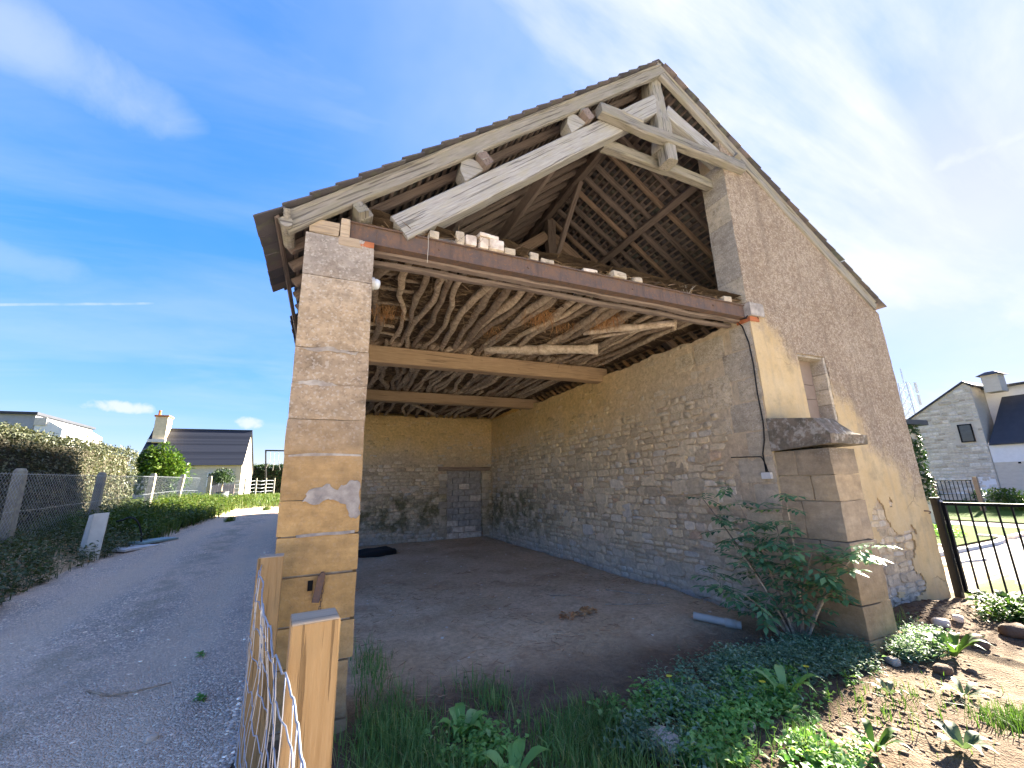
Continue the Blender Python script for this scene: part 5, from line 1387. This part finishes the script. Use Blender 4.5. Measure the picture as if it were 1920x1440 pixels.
for h in (.02, .5, .98):
    MB().tube([fpt(y, h) for y in np.arange(7.5, 23.2, .8)], .004, 4).build('line_wire', M_wire, netL)

cov = thing('cream_cover', (-3.85, 10.75, .5), 'cream angle-shaped cover panel standing on the driveway verge', 'cover panel')
gzc = ground_z(-3.75, 10.6)
def slab(pts, th, n, name, mat, parent=None, **kw):
    mb = MB(); n = Vector(n)*th; k = len(pts); mb.add(list(pts)+[tuple(Vector(p)+n) for p in pts], [tuple(range(k)), tuple(reversed(range(k, 2*k)))]+[(i, i+k, (i+1) % k+k, (i+1) % k) for i in range(k)])
    return mb.build(name, mat, parent, **kw)
slab([(-3.92, 10.55, gzc-.05), (-3.74, 10.63, gzc-.05), (-3.72, 10.68, gzc+.84), (-3.90, 10.60, gzc+.83)], .02, (.3, .9, 0), 'front_panel', M_cover, cov)
slab([(-4.03, 10.63, gzc+.20), (-3.925, 10.555, gzc-.02), (-3.905, 10.605, gzc+.825), (-4.00, 10.68, gzc+.80)], .02, (.3, .9, 0), 'side_panel', M_cover, cov)
for i, (x, y, w, l, m, lb) in enumerate([(-3.55, 11.55, .5, .75, M_plastic, 'white board lying flat at the edge of the driveway'), (-3.40, 12.25, .4, .85, M_teal, 'teal board lying flat behind the white board')]):
    z = ground_z(x, y); link('flat_board', MB().box((-w/2, -l/2, 0), (w/2, l/2, .04)).mesh('flat_board', m), None, Matrix.Translation((x, y, z+.02+.012*i)) @ Matrix.Rotation(-.5, 4, 'Z') @ Matrix.Rotation(.03, 4, 'Y'), lb, 'board')
hp = []
for k in range(13):
    a = math.pi*k/12*.80; hp.append((-3.25-.26*math.cos(a*.0)+(-.30*(1-math.cos(a)) if 1 else 0)*.9, 11.9, ground_z(-3.3, 11.9)-.02+.62*math.sin(min(a, math.pi*.62))-(0 if a < 1.9 else .05*(a-1.9))))
MB().tube(hp, .018, 6).build('hose_hoop', M_rubber, smooth=True, label='black hose end arching out of the weeds beside the driveway', cat='hose')
bar = thing('barrel_pot', (-4.35, 24.0, ground_z(-4.35, 24)), 'dark grey round tub at the end of the mesh fence', 'tub'); z = ground_z(-4.35, 24)
MB().tube([(-4.35, 24, z), (-4.35, 24, z+.25), (-4.35, 24, z+.5)], [.21, .27, .25], 14).build('tub', M_terra, bar, smooth=True)
MB().tube([(-4.35, 24, z+.49), (-4.35, 24, z+.52)], [.27, .27], 14).build('rim', M_terra, bar)

# weeds and grass along the verge, lit grass beyond the barn's shadow
vx = [(x, y) for x, y in zip(NP.uniform(-5.7, -3.3, 3600), NP.uniform(6.5, 13, 3600)) if x < drive_edge(y)+.12]
P = gpts(vx); stuff('verge_weeds', join([blades(P[::2], NP.uniform(.08, .38, len(P[::2])), NP.uniform(.006, .014, len(P[::2])), .7), weeds(P[::7], 4, 7, .42, .075, .04)]), GV, 'shaded weeds and grass on the bank under the hedge', 'weeds')
vx = [(x, y) for x, y in zip(NP.uniform(-5.6, -2.6, 9000), NP.uniform(12.5, 22.5, 9000)) if x < drive_edge(y)+.2*NP.rand()+.10]
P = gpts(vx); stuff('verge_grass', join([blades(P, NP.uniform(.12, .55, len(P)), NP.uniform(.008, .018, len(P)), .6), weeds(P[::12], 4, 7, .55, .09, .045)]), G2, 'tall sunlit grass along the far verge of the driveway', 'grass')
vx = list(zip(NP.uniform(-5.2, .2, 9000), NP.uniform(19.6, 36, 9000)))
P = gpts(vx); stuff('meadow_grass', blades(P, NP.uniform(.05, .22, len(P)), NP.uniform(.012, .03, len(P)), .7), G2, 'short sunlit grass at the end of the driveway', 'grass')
for i, (x, y, lb) in enumerate([(-2.55, 15.6, 'grass tuft growing alone in the far gravel'), (-1.9, 18.6, 'grass tuft at the far end of the gravel near the pillar')]):
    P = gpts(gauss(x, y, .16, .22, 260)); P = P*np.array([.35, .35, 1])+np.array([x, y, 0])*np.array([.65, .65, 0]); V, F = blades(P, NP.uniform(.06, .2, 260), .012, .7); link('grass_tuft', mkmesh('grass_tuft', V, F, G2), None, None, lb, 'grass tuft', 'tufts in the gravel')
for i, (x, y, lb) in enumerate([(-.95, 5.3, 'small green seedling in the gravel near the coarse stones'), (-.75, 4.35, 'yellowish seedling in the gravel beside the netting')]):
    P = gpts([(x, y)]); V, F = weeds(P, 4, 6, .05, .045, .026, .012); link('seedling', mkmesh('seedling', V, F, GB), None, None, lb, 'seedling', 'seedlings in the gravel')
z = ground_z(-1.25, 4.6); MB().tube([(-1.62, 4.85, ground_z(-1.62, 4.85)+.015), (-1.45, 4.75, z+.03), (-1.25, 4.7, z+.04), (-1.05, 4.78, z+.03)], [.006, .010, .008, .004], 5).build('fallen_stick', M_bark, label='dark stick lying on the gravel driveway', cat='stick')


# ------------------------------------------------------------------ houses
def win(parent, M, w, h, frame_mat=None, depth=.08):
    """window on the local xz plane facing -y"""
    fm = frame_mat or M_black; mb = MB(); b = .06
    for (x0, x1, z0, z1) in ((-w/2, w/2, h-b, h), (-w/2, w/2, 0, b), (-w/2, -w/2+b, b, h-b), (w/2-b, w/2, b, h-b)): mb.box((x0, -depth, z0), (x1, .02, z1))
    o = mb.build('window', fm, parent, M); MB().box((-w/2+b, -depth*.4, b), (w/2-b, .0, h-b)).build('pane', M_glass, o, M)
    return o


cot = thing('slate_cottage', (-8.8, 38, 1.35), 'pale stone cottage with dark slate roof and cream chimney', 'house')
cx0, cx1, cy0, cy1, cz0, cze, czr = -11.9, -5.75, 37.2, 42.6, 1.2, 3.72, 6.40
cym = 39.4
mb = MB(); pr2 = [(cy0, cz0), (cy1, cz0), (cy1, cze-.5), (cym, czr-.1), (cy0, cze)]
mb.add([(cx0, y, z) for y, z in pr2]+[(cx1, y, z) for y, z in pr2], [(0, 1, 2, 3, 4), (9, 8, 7, 6, 5)]+[(i, i+5, (i+1) % 5+5, (i+1) % 5) for i in range(5)])
mb.build('wall', M_whitewall, cot)
croof = MB(); e0 = Vector((0, cy0-.22, cze-.20)); e1 = Vector((0, cym, czr)); dvec = (e1-e0); Lc = dvec.length; dvec.normalize(); nrm = Vector((0, -dvec.z, dvec.y))
croof.add([(cx0-.15, *(e0)[1:]), (cx1+.12, *(e0)[1:]), (cx1+.12, *(e1)[1:]), (cx0-.15, *(e1)[1:])], [(0, 1, 2, 3)]); croof.add([(cx0-.15, *(e1)[1:]), (cx1+.12, *(e1)[1:]), (cx1+.12, cy1+.2, cze-.7), (cx0-.15, cy1+.2, cze-.7)], [(0, 1, 2, 3)])
cr_o = croof.build('roof', M_slate, cot)
nrow = 22; sme = MB().box((0, 0, -.004), ((cx1-cx0+.27), Lc/nrow*1.25, .012)).mesh('slate_course', M_slatetile)
for i in range(nrow):
    p = e0+dvec*(Lc*i/nrow)+nrm*.012; link('slate_course', sme, cr_o, frame((cx0-.15, p.y, p.z), (1, 0, 0), tuple((dvec+nrm*-.02).normalized()), tuple(nrm)))
MB().box((cx0-.16, cym-.08, czr-.02), (cx1+.13, cym+.08, czr+.06)).build('ridge', M_slate, cr_o)
mb = MB(); mb.box((-11.75, 38.4, 5.0), (-11.0, 39.4, 7.2)); ch = mb.build('chimney', M_cream, cot); MB().box((-11.82, 38.33, 7.2), (-10.93, 39.47, 7.32)).build('chimney_cap', M_brick, ch)
MB().tube([(-11.6, 38.6, 7.32), (-11.6, 38.6, 7.7)], .09, 8).build('chimney_pot', M_brick, ch); MB().box((-11.95, 38.2, 5.3), (-10.9, 38.4, 5.5)).build('flashing', M_plastic, ch)
MB().box((cx0, cy0-.02, cze-.42), (cx1, cy0+.02, cze-.05)).build('eaves_band', M_cream, cot)
win(cot, Matrix.Translation((-7.4, cy0-.01, 2.0)), .8, 1.0, M_plaster)
MB().box((cx1-.35, cy0-.03, cz0), (cx1+.03, cy0+.02, cze-.1)).build('corner_stones', M_cream, cot)
gd = thing('plank_gate', (-6.0, 33, 1.3), 'low weathered pinkish plank gate in front of the cottage', 'gate')
for i in range(8): MB().box((-6.55+i*.15, 33, 1.3), (-6.42+i*.15, 33.03, 2.05+.03*(i % 2))).build('plank', M_pink, gd)
MB().box((-6.6, 33.031, 1.5), (-5.35, 33.06, 1.6)).box((-6.6, 33.031, 1.85), (-5.35, 33.06, 1.95)).build('cross_rail', M_pink, gd)
fg = 'thin posts of the far garden fence'
for i, x in enumerate([-5.05, -4.45, -3.9, -3.4]):
    y = 34.9+i*.5; z = ground_z(x, y); MB().tube([(x, y, z-.1), (x, y, z+.6), (x, y, z+1.2)], [.06, .055, .05], 7).build('fence_stake', M_lichenpost, label=['leftmost pale stake of the far garden fence', 'second pale stake of the far garden fence', 'third pale stake of the far garden fence', 'stake of the far garden fence nearest the pillar'][i], cat='stake', group=fg)
fwn = thing('garden_wire', (-4.4, 35.5, 1.3), 'slack wires strung between the far garden stakes', 'wire fence')
for h in (.3, .55, .8, 1.05): MB().tube([(-5.6, 34.6, 1.25+h), (-5.05, 34.9, 1.3+h), (-4.75, 35.1, 1.24+h), (-4.45, 35.4, 1.28+h), (-4.15, 35.6, 1.23+h), (-3.9, 35.9, 1.28+h), (-3.4, 36.4, 1.28+h)], .012, 4).build('wire', M_wire, fwn)
sw = thing('swing_frame', (-3.5, 36, 1.3), 'dark metal swing frame standing behind the far hedge', 'swing')
MB().tube([(-4.2, 39.5, 1.3), (-4.55, 39.5, 4.85)], .06, 6).build('leg', M_black, sw); MB().tube([(-1.2, 39.5, 1.3), (-1.0, 39.5, 4.85)], .06, 6).build('leg', M_black, sw); MB().tube([(-4.6, 39.5, 4.82), (-.9, 39.5, 4.78)], .06, 6).build('top_bar', M_black, sw)
for k, x in enumerate((-4.2, -3.9, -3.6)): MB().tube([(x, 39.5, 4.8), (x+.05, 39.5, 4.0), (x+.25*(k-1), 39.5, 3.2)], .02, 4).build('rope', M_twine, sw)
md = thing('modern_house', (-20, 41, 1.5), 'grey flat-roofed house with white end wall above the hedge', 'house')
MB().box((-27, 40, 1.4), (-18.95, 48, 7.3)).build('wall', plain('grey_cladding', (.30, .31, .34), .8, .2, .1), md); MB().box((-27.2, 39.8, 7.3), (-18.8, 48.2, 7.48)).build('roof', M_slate, md)
mb = MB(); mb.add([(-18.9, 40.0, 1.4), (-17.4, 40.0, 1.4), (-17.4, 40, 6.35), (-18.35, 40, 7.0), (-18.9, 40, 6.9), (-18.9, 46, 1.4), (-17.4, 46, 1.4), (-17.4, 46, 6.35), (-18.35, 46, 7.0), (-18.9, 46, 6.9)], [(0, 1, 2, 3, 4), (9, 8, 7, 6, 5)]+[(i, i+5, (i+1) % 5+5, (i+1) % 5) for i in range(5)])
mb.build('end_wall', M_plaster, md); MB().box((-18.93, 39.93, 6.55), (-18.3, 39.99, 7.1)).build('gutter_box', M_pvc, md)
win(md, Matrix.Translation((-22.5, 39.99, 4.2)), 1.6, 1.4)
for i, (px_, yy, s) in enumerate(((20, 39, 1.1),)):
    shrub('garden_tree', (-19.6, 36.5, 5.2), (1.5, 1.3, 1.9), 1400, .22, .09, GL, 'pale yellow-green tree top showing over the hedge', 'tree', 9, .1)

# right-hand neighbour
nb = thing('pale_stone_house', (43, 12, 0), 'pale stone house with slate roof and chimney beyond the gate', 'house')
hx = 40.0
mb = MB(); prh = [(15.75, -.2), (12.22, -.2), (12.22, 7.15), (12.5, 7.45), (15.75, 5.5)]
mb.add([(hx, y, z) for y, z in prh]+[(hx+9, y, z) for y, z in prh], [(0, 1, 2, 3, 4), (9, 8, 7, 6, 5)]+[(i, i+5, (i+1) % 5+5, (i+1) % 5) for i in range(5)])
mb.build('wall', M_whitewall, nb)
r1 = MB(); a, b, c = (15.95, 5.42), (12.5, 7.58), (12.0, 7.22)
for (p, q) in ((a, b), (b, c)):
    r1.add([(hx-.12, p[0], p[1]), (hx+9, p[0], p[1]), (hx+9, q[0], q[1]), (hx-.12, q[0], q[1]), (hx-.12, p[0], p[1]-.12), (hx+9, p[0], p[1]-.12), (hx+9, q[0], q[1]-.12), (hx-.12, q[0], q[1]-.12)], [(0, 1, 2, 3), (7, 6, 5, 4), (0, 4, 5, 1), (1, 5, 6, 2), (2, 6, 7, 3), (3, 7, 4, 0)])
r1.build('roof', M_slate, nb)
MB().box((hx+.05, 3.0, -.2), (hx+8, 12.2, 3.3)).box((hx+1.9, 3.0, 3.3), (hx+8, 12.2, 7.0)).build('wing_wall', M_whitewall, nb)
MB().box((hx+1.88, 3.0, 3.3), (hx+1.9-.01, 12.2, 7.0)).build('plaster_wall', M_plaster, nb)
MB().box((hx+.03, 3.0, 2.0), (hx+.046, 12.19, 3.25)).build('plaster_band', M_plaster, nb)
lean = MB(); lean.add([(hx-.15, 12.1, 3.2), (hx-.15, 3.0, 3.2), (hx+1.87, 3.0, 6.35), (hx+1.87, 11.45, 6.35), (hx-.15, 12.1, 3.1), (hx-.15, 3.0, 3.1), (hx+1.87, 3.0, 6.25), (hx+1.87, 11.45, 6.25)], [(0, 3, 2, 1), (4, 5, 6, 7), (0, 1, 5, 4), (1, 2, 6, 5), (2, 3, 7, 6), (3, 0, 4, 7)])
lean.build('slate_lean_to', M_slate, nb)
up_ = MB(); up_.box((hx+1.5, 3.0, 7.0), (hx+8.5, 12.2, 7.12)); up_.build('wing_roof', M_slate, nb)
chr_ = MB().box((hx+.3, 10.9, 6.6), (hx+1.3, 11.7, 7.75)).build('chimney', M_whitewall, nb); mb = MB(); mb.add([(hx+.15, 10.7, 7.75), (hx+1.45, 10.7, 7.75), (hx+1.45, 11.9, 7.75), (hx+.15, 11.9, 7.75), (hx+.55, 11.1, 8.0), (hx+1.05, 11.1, 8.0), (hx+1.05, 11.5, 8.0), (hx+.55, 11.5, 8.0)], [(3, 2, 1, 0), (4, 5, 6, 7), (0, 1, 5, 4), (1, 2, 6, 5), (2, 3, 7, 6), (3, 0, 4, 7)])
mb.build('chimney_cap', M_slate, chr_)
win(nb, frame((hx-.01, 13.03, 3.42), (0, -1, 0), (1, 0, 0), (0, 0, 1)), .70, 1.22)
MB().box((hx-.03, 12.3, -.2), (hx-.005, 13.4, 1.1)).build('plaster_patch', M_plaster, nb)
MB().box((hx+.02, 11.0, 1.88), (hx+.045, 11.12, 1.99)).build('vent', M_black, nb)
# coursed stones on the near gable
st = lay_courses(0, 3.5, -.1, 7.2, (.16, .3), (.3, .8), rg)
V = []; F = []; off = 0
for (u, v, w, h) in st:
    y = 15.73-u
    if v+h/2 > min(5.45+(15.75-y)*.60, 7.2) or abs(y-13.03) < .42+w/2 and 3.3 < v < 4.8: continue
    vv, ff = STVd[rg.randrange(len(STVd))]; A = np.array(frame((hx+.03, y, v), (0, -w, 0), (0, 0, h), (-.05-rg.random()*.02, 0, 0))); V.append(vv @ A[:3, :3].T+A[:3, 3]); F.append(ff[:, ::-1]+off); off += len(vv)
link('stonework', mkmesh('stonework', np.vstack(V), np.vstack(F), M_creamrubble), nb, kind='stuff')

ivw = thing('ivy_wall', (19.5, 8.2, -.3), 'narrow wall end covered in ivy just right of the barn corner', 'wall')
MB().box((19.0, 7.95, -.4), (20.3, 9.6, 3.3)).build('masonry', M_whitewall, ivw); MB().box((18.85, 7.8, 3.3), (21.0, 9.75, 3.48)).build('coping', M_slate, ivw)
V, F = box_foliage(18.95, 20.4, 7.88, 9.7, .5, 3.3, 3800, .13, .10, .05); link('ivy', mkmesh('ivy', V, F, GI), ivw)
fgt = thing('far_gate', (26, 9.3, .1), 'small black railing gate between wooden posts before the far house', 'gate')
for y in (10.05, 8.62): MB().box((25.93, y-.07, -.2), (26.07, y+.07, 1.28)).build('gate_post', M_brownwood, fgt)
MB().box((25.98, 8.75, 1.12), (26.02, 9.95, 1.16)).box((25.98, 8.75, .25), (26.02, 9.95, .29)).build('rail', M_black, fgt)
for i in range(9): MB().box((25.985, 8.78+i*.14, .1), (26.015, 8.80+i*.14, 1.12)).build('bar', M_black, fgt)
V, F = blob_foliage((27, 8.2, .25), (.7, 1.4, .6), 1500, .13, .07, 5); link('flowering_bush', mkmesh('flowering_bush', V, F, GL), None, None, 'yellow-green bush in front of the far stone house', 'bush', 'bushes before the far house')
V, F = blob_foliage((26.5, 6.3, .35), (.8, 1.6, .75), 1500, .14, .08, 6); link('flowering_bush', mkmesh('flowering_bush', V, F, GL), None, None, 'taller yellowish bush at the right edge before the far house', 'bush', 'bushes before the far house')
V, F = blob_foliage((16.6, 7.1, -.15), (1.2, 1.0, .28), 900, .10, .05, 7); link('low_shrub', mkmesh('low_shrub', V, F, GB), None, None, 'low green shrub on the lawn strip behind the kerb', 'shrub')
mast = thing('lattice_mast', (60, 23.5, 0), 'tall grey lattice radio mast far behind the barn corner', 'mast')
for (a, b) in ((-1, -1), (1, -1), (1, 1), (-1, 1)): MB().tube([(60+a*.75, 23.5+b*.75, 0), (60+a*.35, 23.45+b*.35, 11.5)], .06, 4).build('leg', M_galv, mast)
for i in range(9):
    z0, z1 = i*1.25, (i+1)*1.25; w0, w1 = .75-.4*z0/11.5, .75-.4*z1/11.5
    MB().tube([(60-w0, 23.5-w0, z0), (60-w1, 23.5+w1, z1)], .04, 4).tube([(60-w0, 23.5+w0, z0), (60-w1, 23.5-w1, z1)], .04, 4).build('brace', M_galv, mast)
for z in (9.2, 10.6): MB().tube([(60, 22.4, z), (60, 24.5, z)], .05, 4).tube([(60, 22.5, z-.5), (60, 22.5, z+.7)], .12, 6).tube([(60, 24.4, z-.5), (60, 24.4, z+.7)], .12, 6).build('antenna', M_galv, mast)
MB().tube([(60, 23.45, 11.4), (60, 23.42, 13.2)], .05, 5).build('pole', M_galv, mast)
